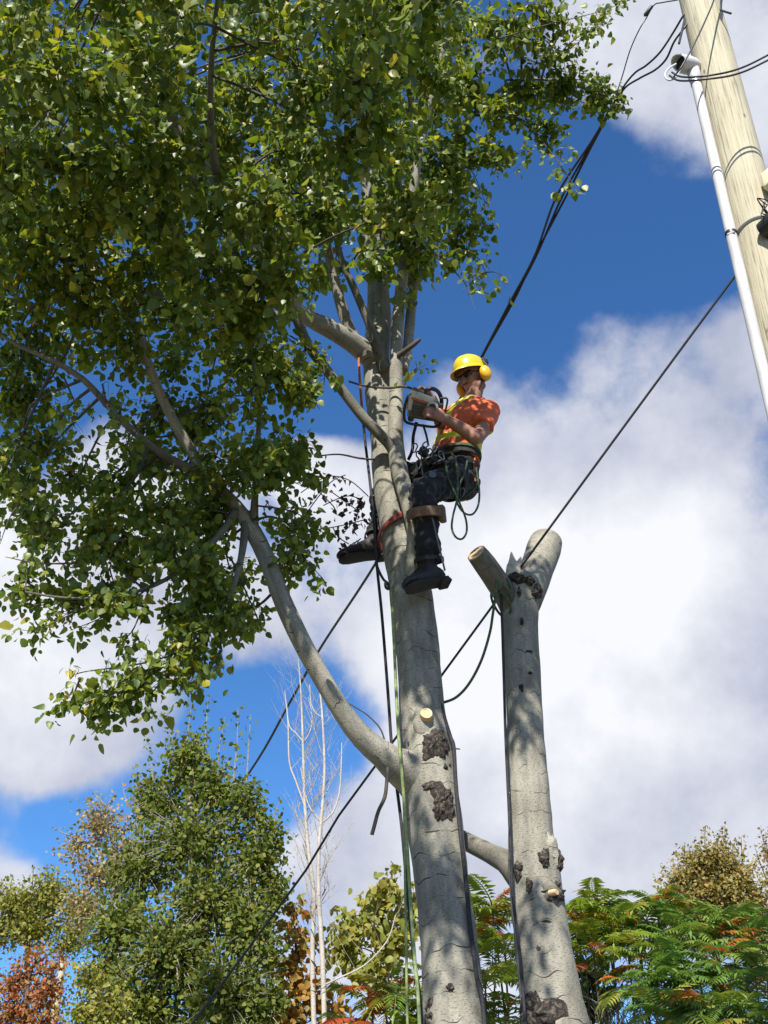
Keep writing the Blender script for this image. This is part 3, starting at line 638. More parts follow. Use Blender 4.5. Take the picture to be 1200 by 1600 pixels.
M['blackcable'] = plain('black_cable', (.012, .012, .016), .45, .2, 20)
M['blackplastic'] = plain('black_plastic', (.015, .015, .017), .5, .2, 20)
M['cream'] = plain('cream_enamel', (.62, .57, .40), .45, .08, 8)
M['steel'] = plain('galvanised_steel', (.35, .35, .36), .4, .2, 25, metal=.9)
M['greenrope'] = plain('green_rope', (.20, .25, .10), .85, .35, 60, bump=.5)
M['darkgreenrope'] = plain('dark_green_rope', (.045, .075, .035), .85, .5, 80, bump=.5)
M['blackrope'] = plain('black_braided_rope', (.022, .022, .028), .85, .5, 90, bump=.6)
M['orangestrap'] = plain('orange_webbing', (.36, .10, .045), .8, .25, 40)
M['redstrap'] = plain('dark_red_webbing', (.20, .035, .025), .8, .3, 30)

PX, PYY = 2.2, 4.8
pole = thing('utility_pole', 'pale wooden utility pole with grey conduit at the upper right', 'pole', (PX, PYY, 0))
mb = MB(); hs_ = [0 - .3, 2, 4, 6, 7, 8, 9, 10.6]
mb.tube([(PX, PYY, h) for h in hs_], [.172, .163, .153, .143, .138, .1345, .13, .122], 48); mb.build('pole_shaft', M['polewood'], pole)
CX, CY = 2.026, 4.755
mb = MB(); mb.tube([(CX, CY, 0), (CX, CY, 8.12)], .0325, 24); mb.build('conduit', M['pvc'], pole)
# weatherhead: collar, hooded cap with its mouth facing down and left, black insert with wire holes
wh = MB(); wh.tube([(CX, CY, 8.03), (CX, CY, 8.05), (CX, CY, 8.14), (CX, CY, 8.16)], [.034, .042, .042, .036], 24)
head = wh.build('weatherhead', M['pvc'], pole)
wd = Vector((-.86, -.42, -.28)).normalized(); wq = wd.to_track_quat('X', 'Z').to_matrix().to_4x4(); wq.translation = Vector((CX, CY, 8.18))
hood = MB(); V, F = [], []
prof = [(-.055, .018), (-.045, .040), (-.01, .056), (.04, .062), (.09, .060), (.118, .052), (.113, .046), (.06, .05)]
for (xx, rr) in prof:
    for k in range(24):
        a = 2 * math.pi * k / 24; V.append(wq @ Vector((xx + (.035 if math.sin(a) > 0 else -.0) * math.sin(a) * (xx > .05), math.cos(a) * rr, math.sin(a) * rr * .92)))
for i in range(len(prof) - 1):
    for k in range(24): F.append((i * 24 + k, i * 24 + (k + 1) % 24, (i + 1) * 24 + (k + 1) % 24, (i + 1) * 24 + k))
F.append(tuple(range(23, -1, -1))); hood.add(V, F); hood.build('hood', M['pvc'], head)
ins = MB(); ins.tube([wq @ Vector((.03, 0, 0)), wq @ Vector((.098, 0, 0))], .047, 20); ins.build('wire_insert', M['blackplastic'], head)
for h in (8.0, 6.62, 5.03):
    mb = MB(); mb.tube([(CX, CY, h - .012), (CX, CY, h + .012)], .036, 20); mb.build('conduit_clamp', M['steel'] if h != 6.62 else M['blackcable'], pole)
# white strap round the pole, its tie, and the cream box with a dark round lens on the right
ring = [Vector((PX + math.cos(a) * .146, PYY + math.sin(a) * .146, 6.63 + .03 * math.sin((a - R(200)) * 1.3))) for a in [R(190 + 8 * i) for i in range(16)]]
mb = MB(); mb.tube([(CX - .03, CY - .02, 6.6), (CX, CY - .04, 6.6)] + ring, [.006, .008] + [.011] * 16, 8, flat=(.5, 1)); mb.build('cable_strap', M['pvc'], pole)
bc = at(1212, 284, 4.62); mb = MB(); Mx = Matrix.Translation(bc) @ Matrix.Rotation(R(35), 4, 'Z'); mb.box(Mx, .075, .05, .065, bev=.022); bo = mb.build('junction_box', M['cream'], pole)
lc = at(1203, 352, 4.60); mb = MB(); Mx = Matrix.Translation(lc) @ Matrix.Rotation(R(30), 4, 'Z') @ Matrix.Rotation(R(90), 4, 'X')
for (z0, r0, r1) in ((0, .06, .062),): mb.tube([Mx @ Vector((0, 0, -.05)), Mx @ Vector((0, 0, .03)), Mx @ Vector((0, 0, .055)), Mx @ Vector((0, 0, .06))], [.055, .062, .058, .045], 24)
mb.build('lens_housing', M['blackplastic'], pole)
for k in range(6):
    a = at(1196 + random.uniform(-6, 8), 318 + random.uniform(-6, 6), 4.58); b_ = at(1186 + random.uniform(-4, 12), 328 + random.uniform(-18, 14), 4.54 + random.uniform(-.03, .03)); c_ = at(1200 + random.uniform(-4, 6), 336, 4.58)
    mb = MB(); mb.tube(cat_rom([a, b_, c_], sub=8), .0035, 6); mb.build('loose_wire', M['blackcable'], pole)
for (a, b_) in (((1128, -10, 4.68), (1126, 16, 4.64)), ((1126, 16, 4.64), (1142, 21, 4.6)), ((1070, 30, 4.7), (1061, 68, 4.6))):
    mb = MB(); mb.tube([at(*a), at(*b_)], .008, 8); mb.build('pole_step', M['blackcable'], pole)

def cable(name, label, pts, r, m, cat='cable', n=8, sub=14, group=None):
    mb = MB(); p = cat_rom([at(*q) if not isinstance(q, Vector) else q for q in pts], sub=sub); mb.tube(p, r, n)
    return tag(mb.build(name, M[m]), label, cat, group)
cable('service_wire', 'upper black wire from the conduit hood across the pole to the right', [(1050, 113, 4.58), (1065, 120, 4.46), (1100, 119, 4.36), (1150, 109, 4.34), (1200, 86, 4.33), (1300, 30, 4.3), (1500, -120, 4.2)], .0062, 'blackcable')
cable('service_wire', 'lower black wire from the conduit hood across the pole to the right', [(1046, 118, 4.58), (1062, 126, 4.46), (1100, 124, 4.36), (1150, 116, 4.34), (1200, 94, 4.33), (1300, 40, 4.3), (1500, -105, 4.2)], .0062, 'blackcable')
cable('drip_loop', 'short white wire loop hanging from the conduit hood', [(1056, 100, 4.68), (1044, 108, 4.62), (1039, 118, 4.58), (1045, 125, 4.55), (1056, 121, 4.56), (1062, 110, 4.64)], .0065, 'pvc', cat='wire')
cable('diagonal_wire', 'thin dark wire slanting up across the pole from the conduit hood', [(1052, 121, 4.55), (1065, 104, 4.5), (1085, 68, 4.48), (1103, 30, 4.5), (1117, -5, 4.54), (1135, -70, 4.62)], .0055, 'blackcable', cat='wire')
cable('span_wire', 'upper of two black wires curving left from the pole into the leaves', [(1075, 12, 4.78), (1066, 27, 4.8), (1050, 54, 4.9), (1031, 82, 5.0), (1010, 102, 5.15), (992, 114, 5.3), (974, 136, 5.45), (955, 170, 5.6)], .0075, 'blackcable', cat='wire')
cable('span_wire', 'lower of two black wires curving left from the pole into the leaves', [(1078, 32, 4.78), (1066, 48, 4.8), (1053, 66, 4.9), (1041, 92, 5.0), (1024, 109, 5.1), (1000, 122, 5.25), (976, 138, 5.42), (958, 168, 5.58)], .0075, 'blackcable', cat='wire')
cable('tap_wire', 'thin black wire with a splice sleeve at the top beside the pole', [(1100, -12, 4.8), (1062, -1, 4.85), (1035, 4, 4.95), (1022, 8, 5.0), (1010, 28, 5.05), (998, 48, 5.1), (984, 80, 5.3), (972, 120, 5.45), (955, 172, 5.6)], .0045, 'blackcable', cat='wire')
mb = MB(); a, b_ = at(1019, 9, 5.0), at(1007, 25, 5.04); mb.tube([a, a.lerp(b_, .1), a.lerp(b_, .9), b_], [.008, .014, .014, .008], 10); tag(mb.build('splice_sleeve', M['blackplastic']), 'dark splice sleeve on the thin wire near the top right', 'connector')
# the bundle of three strands running back to the far pole
FP = (97, 1508, 36.7)
def strand(dx):
    base = [(968, 146, 5.47), (930, 214, 5.85), (880, 304, 6.3), (838, 398, 6.9), (800, 470, 7.4), (757, 548, 8.0), (716, 628, 8.7), (655, 750, 9.7), (586, 880, 10.9), (500, 1012, 12.9), (455, 1092, 14.2), (375, 1226, 16.9), (240, 1390, 23), (97, 1512, 36.7)]
    return [(x + d, y, Y) for (x, y, Y), d in zip(base, dx)]
for lb, dx in (('left strand of the black cable bundle slanting behind the climber', (0, -1, -9, -2, -2, 0, 0, 0, 0, 0, 0, 0, 0, 0)), ('middle strand of the black cable bundle slanting behind the climber', (1, 1, 0, 1, 1, 1.5, 1, 1, 1, 1, 1, 1, 1, 0)), ('right strand of the black cable bundle slanting behind the climber', (2, 2, 6, -1, 3, 2, 2, 2, 2, 2, 2, 2, 2, 0))):
    cable('cable_strand', lb, strand(dx), .0095, 'blackcable', sub=8, n=6, group='cable bundle to the far pole')
# down-guy from the pole through the fork of the cut trunk to the ground
A_, B_ = at(1153, 425, 4.76), at(812, 886, 5.745); dirg = (B_ - A_); tt = A_.z / -dirg.z
mb = MB(); mb.tube([A_ + dirg * (tt * k / 30) + Vector((0, 0, -.09 * math.sin(math.pi * k / 30) ** 2 * (1 if k > 12 else .3))) for k in range(31)], .0072, 8); tag(mb.build('guy_cable', M['blackcable']), 'straight black cable from the pole down through the cut trunk fork', 'cable')
# ropes
cable('rigging_strap', 'orange webbing strap hanging down the left side of the trunk', [(560, 545, 5.72), (561, 575, 5.7), (563, 605, 5.7), (566, 642, 5.72)], .0085, 'orangestrap', 'strap')
GR = lambda x, y, Y: at(x, y, Y)
def to_ground(pts):
    p = [at(*q) for q in pts]; e = p[-1]; return p + [Vector((e.x + .03, e.y, e.z * .5)), Vector((e.x + .1, e.y - .05, .02))]
cable('climbing_rope', 'black rope hanging past the climber\'s left boot to the ground', to_ground([(566, 640, 5.73), (570, 685, 5.72), (576, 735, 5.72), (582, 790, 5.7), (586, 840, 5.7), (589, 885, 5.72), (597, 965, 5.8), (606, 1080, 5.86), (612, 1165, 5.88), (618, 1215, 5.88), (628, 1295, 5.8), (637, 1400, 5.76), (647, 1500, 5.74), (659, 1610, 5.72)]), .0085, 'blackrope', 'rope')
cable('rope_tail', 'short black rope tail with a clip beside the trunk under the boot', [(587, 878, 5.7), (592, 892, 5.68), (599, 905, 5.67), (606, 912, 5.66), (607, 920, 5.66), (603, 918, 5.66), (602, 911, 5.665)], .008, 'blackrope', 'rope')
cable('green_rope', 'bright green rope running down the front left of the main trunk', to_ground([(611, 920, 5.68), (616, 1010, 5.67), (619, 1080, 5.66), (623, 1150, 5.6), (629, 1220, 5.6), (634, 1290, 5.64), (641, 1400, 5.66), (648, 1500, 5.66), (656, 1610, 5.64)]), .0085, 'greenrope', 'rope')
cable('green_rope', 'pale green rope hanging free just left of the main trunk base', to_ground([(629, 1215, 5.62), (632, 1290, 5.66), (633, 1380, 5.7), (635, 1480, 5.72), (637, 1610, 5.72)]), .0065, 'greenrope', 'rope')
cable('black_rope', 'thick braided black rope down the right edge of the main trunk', to_ground([(688, 1100, 5.74), (697, 1130, 5.73), (704, 1152, 5.72), (709, 1168, 5.71), (712, 1220, 5.70), (718, 1290, 5.69), (726, 1360, 5.68), (734, 1440, 5.68), (744, 1520, 5.67), (758, 1612, 5.66)]), .0105, 'blackrope', 'rope')
cable('black_rope', 'black rope down the left edge of the cut trunk', to_ground([(781, 895, 5.66), (784, 960, 5.68), (787, 1050, 5.69), (790, 1150, 5.69), (795, 1260, 5.68), (798, 1330, 5.66), (801, 1400, 5.66), (811, 1480, 5.66), (822, 1608, 5.64)]), .0075, 'blackrope', 'rope')
cable('slack_rope', 'slack green rope sagging from the cut trunk to the main trunk', [(779, 892, 5.62), (775, 925, 5.62), (770, 960, 5.64), (765, 990, 5.66), (752, 1032, 5.7), (733, 1068, 5.74), (712, 1090, 5.77), (688, 1099, 5.8)], .0075, 'darkgreenrope', 'rope')
wr = MB()
for off in (0, 1, 2):
    c = at(783, 915 + off * 14, 5.72); ax = Vector((.5, .12, .35)).normalized(); u_ = ax.orthogonal().normalized(); w_ = ax.cross(u_)
    wr.tube([c + (u_ * math.cos(t_) + w_ * math.sin(t_)) * (.082 + .004 * math.sin(3 * t_)) for t_ in [2 * math.pi * k / 40 for k in range(41)]], .0075, 7, cap=False)
tag(wr.build('rope_wrap', M['darkgreenrope']), 'speckled green rope wrapped around the left stub of the cut trunk', 'rope')
# far pole
fpole = at(*FP); m_ = MB(); m_.tube([(fpole.x - .05, fpole.y, 0), (fpole.x, fpole.y, fpole.z * .6), (fpole.x, fpole.y, fpole.z + .2)], [.19, .15, .10], 20)
tag(m_.build('far_pole', M['polewood']), 'distant pale pole rising beside the red tree', 'pole')
# ------------------------------------------------------------------ trees and shrubs behind
M['birch'] = barkmat('pale_birch_bark', (.46, .43, .39), (.30, .27, .24), (.10, .08, .07), line=.6)
M['brownbark'] = plain('brown_bark', (.09, .07, .055), .9, .35, 25, bump=.5)
M['greybark'] = plain('grey_bark', (.24, .22, .19), .9, .35, 25, bump=.5)
M['lgreen'] = leafmat('bush_poplar_leaf', [(0, (.07, .105, .018)), (.5, (.125, .165, .03)), (.9, (.21, .23, .05)), (.95, (.27, .23, .05)), (1, (.06, .1, .016))], .6, .42, spec=.22)
M['ltan'] = leafmat('tan_leaf', [(0, (.28, .21, .09)), (.5, (.36, .28, .11)), (.8, (.22, .22, .08)), (1, (.42, .26, .10))], .6, .35, (1.3, 1.2, .7))
M['lolive'] = leafmat('olive_leaf', [(0, (.16, .18, .03)), (.6, (.30, .29, .05)), (1, (.20, .23, .04))], .6, .4, (1.3, 1.25, .6))
M['lred'] = leafmat('red_autumn_leaf', [(0, (.32, .08, .035)), (.35, (.36, .14, .04)), (.7, (.24, .18, .04)), (1, (.40, .18, .07))], .55, .35, (1.4, 1.0, .7))
M['lorange'] = leafmat('orange_autumn_leaf', [(0, (.40, .18, .03)), (.4, (.28, .2, .05)), (.7, (.2, .2, .05)), (1, (.48, .22, .04))], .55, .35, (1.4, 1.1, .6))
M['lyellow'] = leafmat('yellow_green_leaf', [(0, (.16, .19, .03)), (.5, (.26, .27, .05)), (.85, (.34, .28, .06)), (1, (.15, .2, .04))], .5, .4)
M['lrust'] = leafmat('rusty_olive_leaf', [(0, (.17, .16, .04)), (.5, (.27, .20, .05)), (.85, (.22, .22, .07)), (1, (.38, .18, .04))], .6, .3)
M['ldark'] = leafmat('dark_green_leaf', [(0, (.03, .06, .015)), (1, (.06, .10, .025))], .45, .3)
M['sumac'] = leafmat('sumac_leaf', [(0, (.09, .18, .04)), (.45, (.145, .245, .055)), (.8, (.21, .285, .06)), (.9, (.28, .31, .06)), (.95, (.42, .16, .03)), (1, (.40, .06, .03))], .45, .38, (1.3, 1.3, .6), isl=.12)
M['sumacy'] = leafmat('sumac_leaf_turning', [(0, (.13, .22, .03)), (.5, (.20, .28, .04)), (.86, (.27, .29, .045)), (.94, (.42, .19, .03)), (1, (.42, .05, .03))], .45, .38, (1.3, 1.2, .6), isl=.12)
M['sumacr'] = leafmat('sumac_leaf_red', [(0, (.42, .05, .03)), (.3, (.42, .11, .03)), (.45, (.14, .22, .03)), (1, (.24, .26, .04))], .45, .38, (1.3, 1.1, .6), isl=.12)

def leafy(name, label, cat, trunk, clumps, size, lmat, bmat, tpl=LEAF_SMALL, dens=1.0, shoots=(), droop=.4, sp=1.0, group=None, parts='crown'):
    p, r = stem(trunk, .25)
    e = p[0]; p = [Vector((e.x, e.y, -.15)), Vector((e.x, e.y, e.z * .5))] + p; r = [r[0] * 1.25, r[0] * 1.08] + r
    base = Vector((e.x, e.y, 0)); t = thing(name, label, cat, base, group)
    mb = MB(); mb.tube(p, r, 12, rough=.08); mb.build('trunk', M[bmat], t)
    tw = MB(); PP, DD, SS = [], [], []
    tp = np.array([tuple(q) for q in p])
    for (x, y, Y, rx, rz, n) in clumps:
        c = at(x, y, Y); k = m_per_px(y, Y); ax, az = rx * k, rz * k / .85
        below = [i for i in range(len(p)) if p[i].z < c.z - .2 * az] or [0]
        j = min(below, key=lambda i: (p[i] - c).length); rt = p[j]
        mid = rt.lerp(c, .55) + Vector((0, 0, .1 * (c - rt).length)); pp = cat_rom([rt, mid, c], sub=5); r1 = min(max(r[j] * .5, .012), .03)
        tw.tube(pp, [r1 * (1 - .7 * i / (len(pp) - 1)) for i in range(len(pp))], 5, cap=False)
        nn = int(n * dens); per = 14
        for q in range(max(1, nn // per)):
            d = Vector((random.gauss(0, 1), random.gauss(0, 1), random.gauss(.15, .9))).normalized(); rr = random.uniform(.45, 1.12)
            tip = c + Vector((d.x * ax, d.y * ax, d.z * az)) * rr; st = c.lerp(tip, .2)
            tw.tube([st, st.lerp(tip, .5) + Vector((0, 0, .03)), tip], [.006, .004, .0015], 3, cap=False)
            for i in range(per):
                u = random.random() ** .7; g_ = st.lerp(tip, u) + Vector((random.gauss(0, .07), random.gauss(0, .07), random.gauss(0, .07))) * sp
                PP.append(tuple(g_)); DD.append((d.x * .5 + random.gauss(0, .6), d.y * .5 + random.gauss(0, .6), -droop + random.gauss(0, .5))); SS.append(size * random.uniform(.6, 1.25))
    for (x0, y0, x1, y1, Y, n) in shoots:
        a, b_ = at(x0, y0, Y), at(x1, y1, Y); tw.tube([a, a.lerp(b_, .5) + Vector((random.gauss(0, .02), 0, 0)), b_], [.01, .006, .002], 4, cap=False)
        for i in range(n):
            u = random.random(); g_ = a.lerp(b_, u) + Vector((random.gauss(0, .035), random.gauss(0, .035), random.gauss(0, .02))) * sp
            PP.append(tuple(g_)); DD.append((random.gauss(0, .6), random.gauss(0, .6), random.gauss(.1, .5))); SS.append(size * random.uniform(.6, 1.15))
    tw.build('branches', M[bmat], t)['kind'] = 'stuff'
    PP = np.array(PP); NN = rng.normal(size=PP.shape); F_ = leaf_frames(PP, np.array(DD), NN, np.array(SS))
    o = link('crown', leaves_mesh('crown', tpl, PP - np.array(base), F_, M[lmat]), t, base); o['kind'] = 'stuff'
    return t

leafy('poplar_bush', 'dense dark green leafy poplar standing at the lower left', 'tree', [(310, 1640, 13.20, 30), (305, 1480, 13.20, 24), (300, 1330, 13.20, 16), (298, 1200, 13.20, 8)],
      [(295, 1190, 13.20, 45, 50, 520), (335, 1240, 13.20, 60, 50, 700), (250, 1250, 13.56, 55, 50, 500), (385, 1265, 12.96, 40, 50, 380), (300, 1320, 13.20, 95, 70, 1400), (400, 1340, 12.96, 50, 60, 650), (220, 1360, 13.44, 70, 60, 700), (330, 1410, 12.96, 95, 70, 1500),
       (425, 1310, 12.96, 26, 36, 180), (190, 1450, 13.20, 65, 60, 800), (270, 1490, 12.84, 90, 70, 1500), (390, 1460, 12.72, 58, 70, 900), (230, 1580, 12.96, 90, 70, 1400), (350, 1560, 12.60, 80, 80, 1300), (430, 1400, 12.96, 28, 44, 260), (410, 1580, 12.60, 40, 60, 450), (165, 1520, 13.20, 40, 40, 350)],
      .050, 'lgreen', 'greybark', LEAF_BROAD, 1.9, shoots=[(268, 1190, 255, 1110, 13.20, 34), (290, 1180, 300, 1096, 13.20, 40), (318, 1190, 325, 1090, 13.20, 40), (340, 1200, 352, 1120, 13.20, 30), (365, 1220, 372, 1105, 13.08, 34), (385, 1230, 392, 1115, 13.08, 14), (240, 1230, 228, 1150, 13.44, 30), (215, 1330, 210, 1270, 13.44, 20), (430, 1300, 440, 1245, 12.96, 18)])
leafy('thinning_tree', 'sparse tan-leaved tree just left behind the dark poplar bush', 'tree', [(185, 1640, 15.5, 16), (182, 1450, 15.5, 12), (176, 1320, 15.5, 7)],
      [(165, 1290, 15.5, 55, 40, 420), (118, 1320, 15.5, 32, 26, 150), (200, 1345, 15.5, 60, 50, 560), (150, 1370, 15.5, 45, 40, 380), (235, 1265, 15.5, 42, 30, 260), (130, 1425, 15.5, 40, 40, 300)], .054, 'ltan', 'greybark', LEAF_SMALL, 1.9,
      shoots=[(200, 1260, 190, 1215, 15.5, 4), (215, 1250, 205, 1205, 15.5, 3), (180, 1270, 145, 1236, 15.5, 14), (120, 1310, 78, 1290, 15.5, 12), (110, 1340, 85, 1335, 15.5, 14), (160, 1270, 185, 1232, 15.5, 10)])
leafy('olive_tree_crown', 'yellow-green tree at the far left edge above the red tree', 'tree', [(40, 1650, 17, 12), (42, 1520, 17, 10), (46, 1420, 17, 6)],
      [(20, 1420, 17, 45, 38, 620), (75, 1405, 17, 45, 40, 650), (125, 1430, 17, 40, 36, 420), (50, 1455, 17, 50, 30, 560), (110, 1475, 17, 34, 26, 260), (0, 1460, 17, 30, 30, 240), (-60, 1450, 17, 50, 50, 400)], .055, 'lolive', 'brownbark', LEAF_SMALL, 2.4,
      shoots=[(18, 1400, 20, 1366, 17, 16), (50, 1390, 52, 1352, 17, 18), (72, 1385, 73, 1350, 17, 18), (84, 1385, 86, 1350, 17, 16), (102, 1400, 104, 1356, 17, 16), (0, 1400, 3, 1372, 17, 14)])
leafy('red_tree', 'orange-red autumn tree at the bottom left corner', 'tree', [(35, 1660, 15, 10), (38, 1590, 15, 8), (45, 1530, 15, 5)],
      [(25, 1535, 15, 36, 30, 420), (75, 1550, 15, 34, 34, 430), (20, 1590, 15, 42, 36, 520), (58, 1500, 15, 18, 24, 130), (85, 1512, 15, 16, 22, 100), (70, 1600, 15, 40, 30, 420), (-40, 1570, 15, 40, 40, 300), (40, 1640, 15, 60, 40, 420)], .052, 'lred', 'brownbark', LEAF_SMALL, 1.6)
leafy('yellow_shrub', 'yellow-green shrub beside the distant pole', 'shrub', [(160, 1680, 12, 8), (158, 1600, 12, 6), (155, 1560, 12, 4)],
      [(140, 1530, 12, 28, 26, 230), (170, 1570, 12, 42, 34, 460), (128, 1590, 12, 32, 26, 260), (165, 1630, 12, 60, 36, 500)], .05, 'lyellow', 'brownbark', LEAF_SMALL, 1.6)
leafy('orange_shrub', 'orange-brown leaved shrub between the dark poplar and white birches', 'shrub', [(468, 1680, 13.50, 8), (466, 1560, 13.50, 6), (460, 1440, 13.50, 3)],
      [(452, 1425, 13.50, 22, 24, 60), (468, 1470, 13.50, 28, 28, 110), (445, 1520, 13.50, 28, 34, 150), (480, 1550, 13.50, 32, 34, 160), (450, 1590, 13.50, 36, 30, 190), (515, 1590, 13.50, 34, 30, 130)], .085, 'lorange', 'brownbark', LEAF_BROAD, 1.1, sp=1.2)
leafy('poplar_sapling', 'tall yellow-green sapling with drooping leaves left of the trunk', 'tree', [(600, 1690, 13.50, 8), (603, 1560, 13.50, 6), (612, 1450, 13.50, 4), (610, 1370, 13.50, 2.5)],
      [(608, 1385, 13.50, 24, 30, 90), (590, 1420, 13.50, 30, 28, 110), (640, 1420, 13.77, 26, 40, 130), (615, 1470, 13.50, 36, 34, 190), (560, 1440, 13.50, 34, 26, 120), (540, 1480, 13.50, 34, 30, 130), (580, 1520, 13.50, 44, 30, 170)], .085, 'lyellow', 'greybark', LEAF_BROAD, 1.5, droop=1.1)
leafy('dark_shrub', 'small dark green shrub just right of the cut trunk base', 'shrub', [(925, 1700, 13.50, 7), (926, 1620, 13.50, 6), (928, 1560, 13.50, 4)],
      [(922, 1525, 13.50, 18, 28, 70), (935, 1560, 13.50, 22, 26, 90), (915, 1580, 13.50, 24, 24, 80)], .11, 'ldark', 'brownbark', LEAF_BROAD)
leafy('rusty_tree', 'rusty olive tree with upright shoots at the right behind the sumacs', 'tree', [(1120, 1680, 15, 16), (1120, 1500, 15, 12), (1120, 1380, 15, 7)],
      [(1110, 1350, 15, 52, 32, 900), (1070, 1385, 15, 40, 36, 600), (1050, 1420, 15, 30, 30, 350), (1150, 1385, 15, 46, 40, 800), (1110, 1410, 15, 70, 40, 1200), (1165, 1430, 15, 60, 40, 900), (1085, 1450, 15, 50, 36, 500), (1200, 1450, 15, 50, 40, 500)], .05, 'lrust', 'brownbark', LEAF_SMALL, 2.4, sp=1.0,
      shoots=[(1102, 1330, 1102, 1292, 15, 34), (1120, 1330, 1126, 1298, 15, 34), (1135, 1330, 1132, 1290, 15, 40), (1160, 1350, 1158, 1306, 15, 34), (1072, 1350, 1066, 1320, 15, 30), (1145, 1335, 1150, 1312, 15, 24), (1175, 1365, 1185, 1335, 15, 24)])
leafy('spiky_tree', 'tree with bare upright spikes at the right edge of the picture', 'tree', [(1215, 1690, 14, 14), (1215, 1520, 14, 11), (1212, 1400, 14, 6)],
      [(1215, 1385, 14, 28, 26, 200), (1240, 1430, 14, 46, 40, 400)], .045, 'lrust', 'brownbark', LEAF_SMALL, 1.0,
      shoots=[(1205, 1370, 1187, 1293, 14, 60), (1200, 1380, 1178, 1318, 14, 46), (1206, 1365, 1190, 1316, 14, 40), (1215, 1360, 1204, 1290, 14, 50), (1203, 1345, 1196, 1300, 14, 30)])

# bare white birches
def bare(name, label, trunk, sides, Y):
    p, r = stem(trunk, .12); r = [x * .62 for x in r]; e = p[0]; base = Vector((e.x, e.y, 0))
    p = [Vector((e.x, e.y, -.1)), Vector((e.x, e.y, e.z * .5))] + p; r = [r[0] * 1.3, r[0] * 1.1] + r
    t = thing(name, label, 'tree', base); mb = MB(); mb.tube(p, r, 12, rough=.06); mb.build('trunk', M['birch'], t)
    fine = MB()
    def grow(a, d, L, rad, lev):
        pts = [a]; q = a.copy(); dd = d.copy()
        for i in range(5):
            dd = (dd + Vector((random.gauss(0, .12), random.gauss(0, .12), .13))).normalized(); q = q + dd * L / 5; pts.append(q)
        fine.tube(pts, [rad * (1 - .75 * i / 5) for i in range(6)], 5 if lev < 2 else 3, cap=False)
        if lev < 3:
            for k in range(random.randint(3, 4)):
                j = random.randint(1, 5); s = random.choice((-1, 1)); d2 = (dd + Vector((s * random.uniform(.4, .9), random.gauss(0, .5), random.uniform(-.1, .4)))).normalized()
                grow(pts[j], d2, L * random.uniform(.4, .7), rad * .45, lev + 1)
    for pts in sides:
        pp, rr = stem([(x, y, Y, w) for x, y, w in pts], .08); rr = [x * .7 for x in rr]; mb = MB(); mb.tube(pp, rr, 8, rough=.06); mb.build('branch', M['birch'], t)
        for j in range(2, len(pp), 2):
            if random.random() < .6: grow(pp[j], Vector((random.choice((-1, 1)) * random.uniform(.3, .8), random.gauss(0, .4), .7)).normalized(), random.uniform(.3, .6), rr[j] * .42, 2)
    for j in range(len(p) // 3, len(p)):
        if random.random() < .75: grow(p[j], Vector((random.choice((-1, 1)) * random.uniform(.3, .8), random.gauss(0, .4), .8)).normalized(), random.uniform(.35, .8), min(r[j] * .35, .01), 1)
    fine.build('twigs', M['greybark'], t)['kind'] = 'stuff'
bare('birch_tree', 'bare birch with reddish stripped patch, left of the two white stems', [(492, 1640, 13.30, 14), (488, 1500, 13.30, 13), (490, 1400, 13.30, 11), (482, 1330, 13.30, 10), (476, 1250, 13.30, 8), (473, 1150, 13.30, 6), (470, 1080, 13.30, 4), (466, 1030, 13.30, 2)],
     [[(476, 1260, 4), (462, 1220, 4), (452, 1190, 3.5), (450, 1130, 3), (445, 1080, 2)], [(474, 1160, 3.5), (462, 1145, 3), (452, 1135, 3), (448, 1100, 2)], [(474, 1160, 3), (484, 1145, 3), (488, 1120, 2.5), (482, 1090, 2)]], 13.3)
bare('birch_tree', 'bare birch with clean white bark, right of the two white stems', [(508, 1640, 13.02, 14), (504, 1500, 13.02, 13), (498, 1400, 13.02, 11), (498, 1330, 13.02, 9), (502, 1280, 13.02, 8), (507, 1200, 13.02, 7), (503, 1110, 13.02, 5), (498, 1070, 13.02, 3)],
     [[(503, 1285, 4), (520, 1270, 4), (530, 1240, 3.5), (533, 1200, 3), (534, 1160, 2)], [(502, 1285, 4), (486, 1265, 3.5), (478, 1245, 3), (470, 1200, 2.5)], [(503, 1120, 3.5), (494, 1115, 3), (486, 1100, 2.5), (484, 1070, 2)], [(505, 1540, 5), (530, 1528, 4), (570, 1508, 3.5), (605, 1470, 3), (618, 1430, 2)]], 13.02)

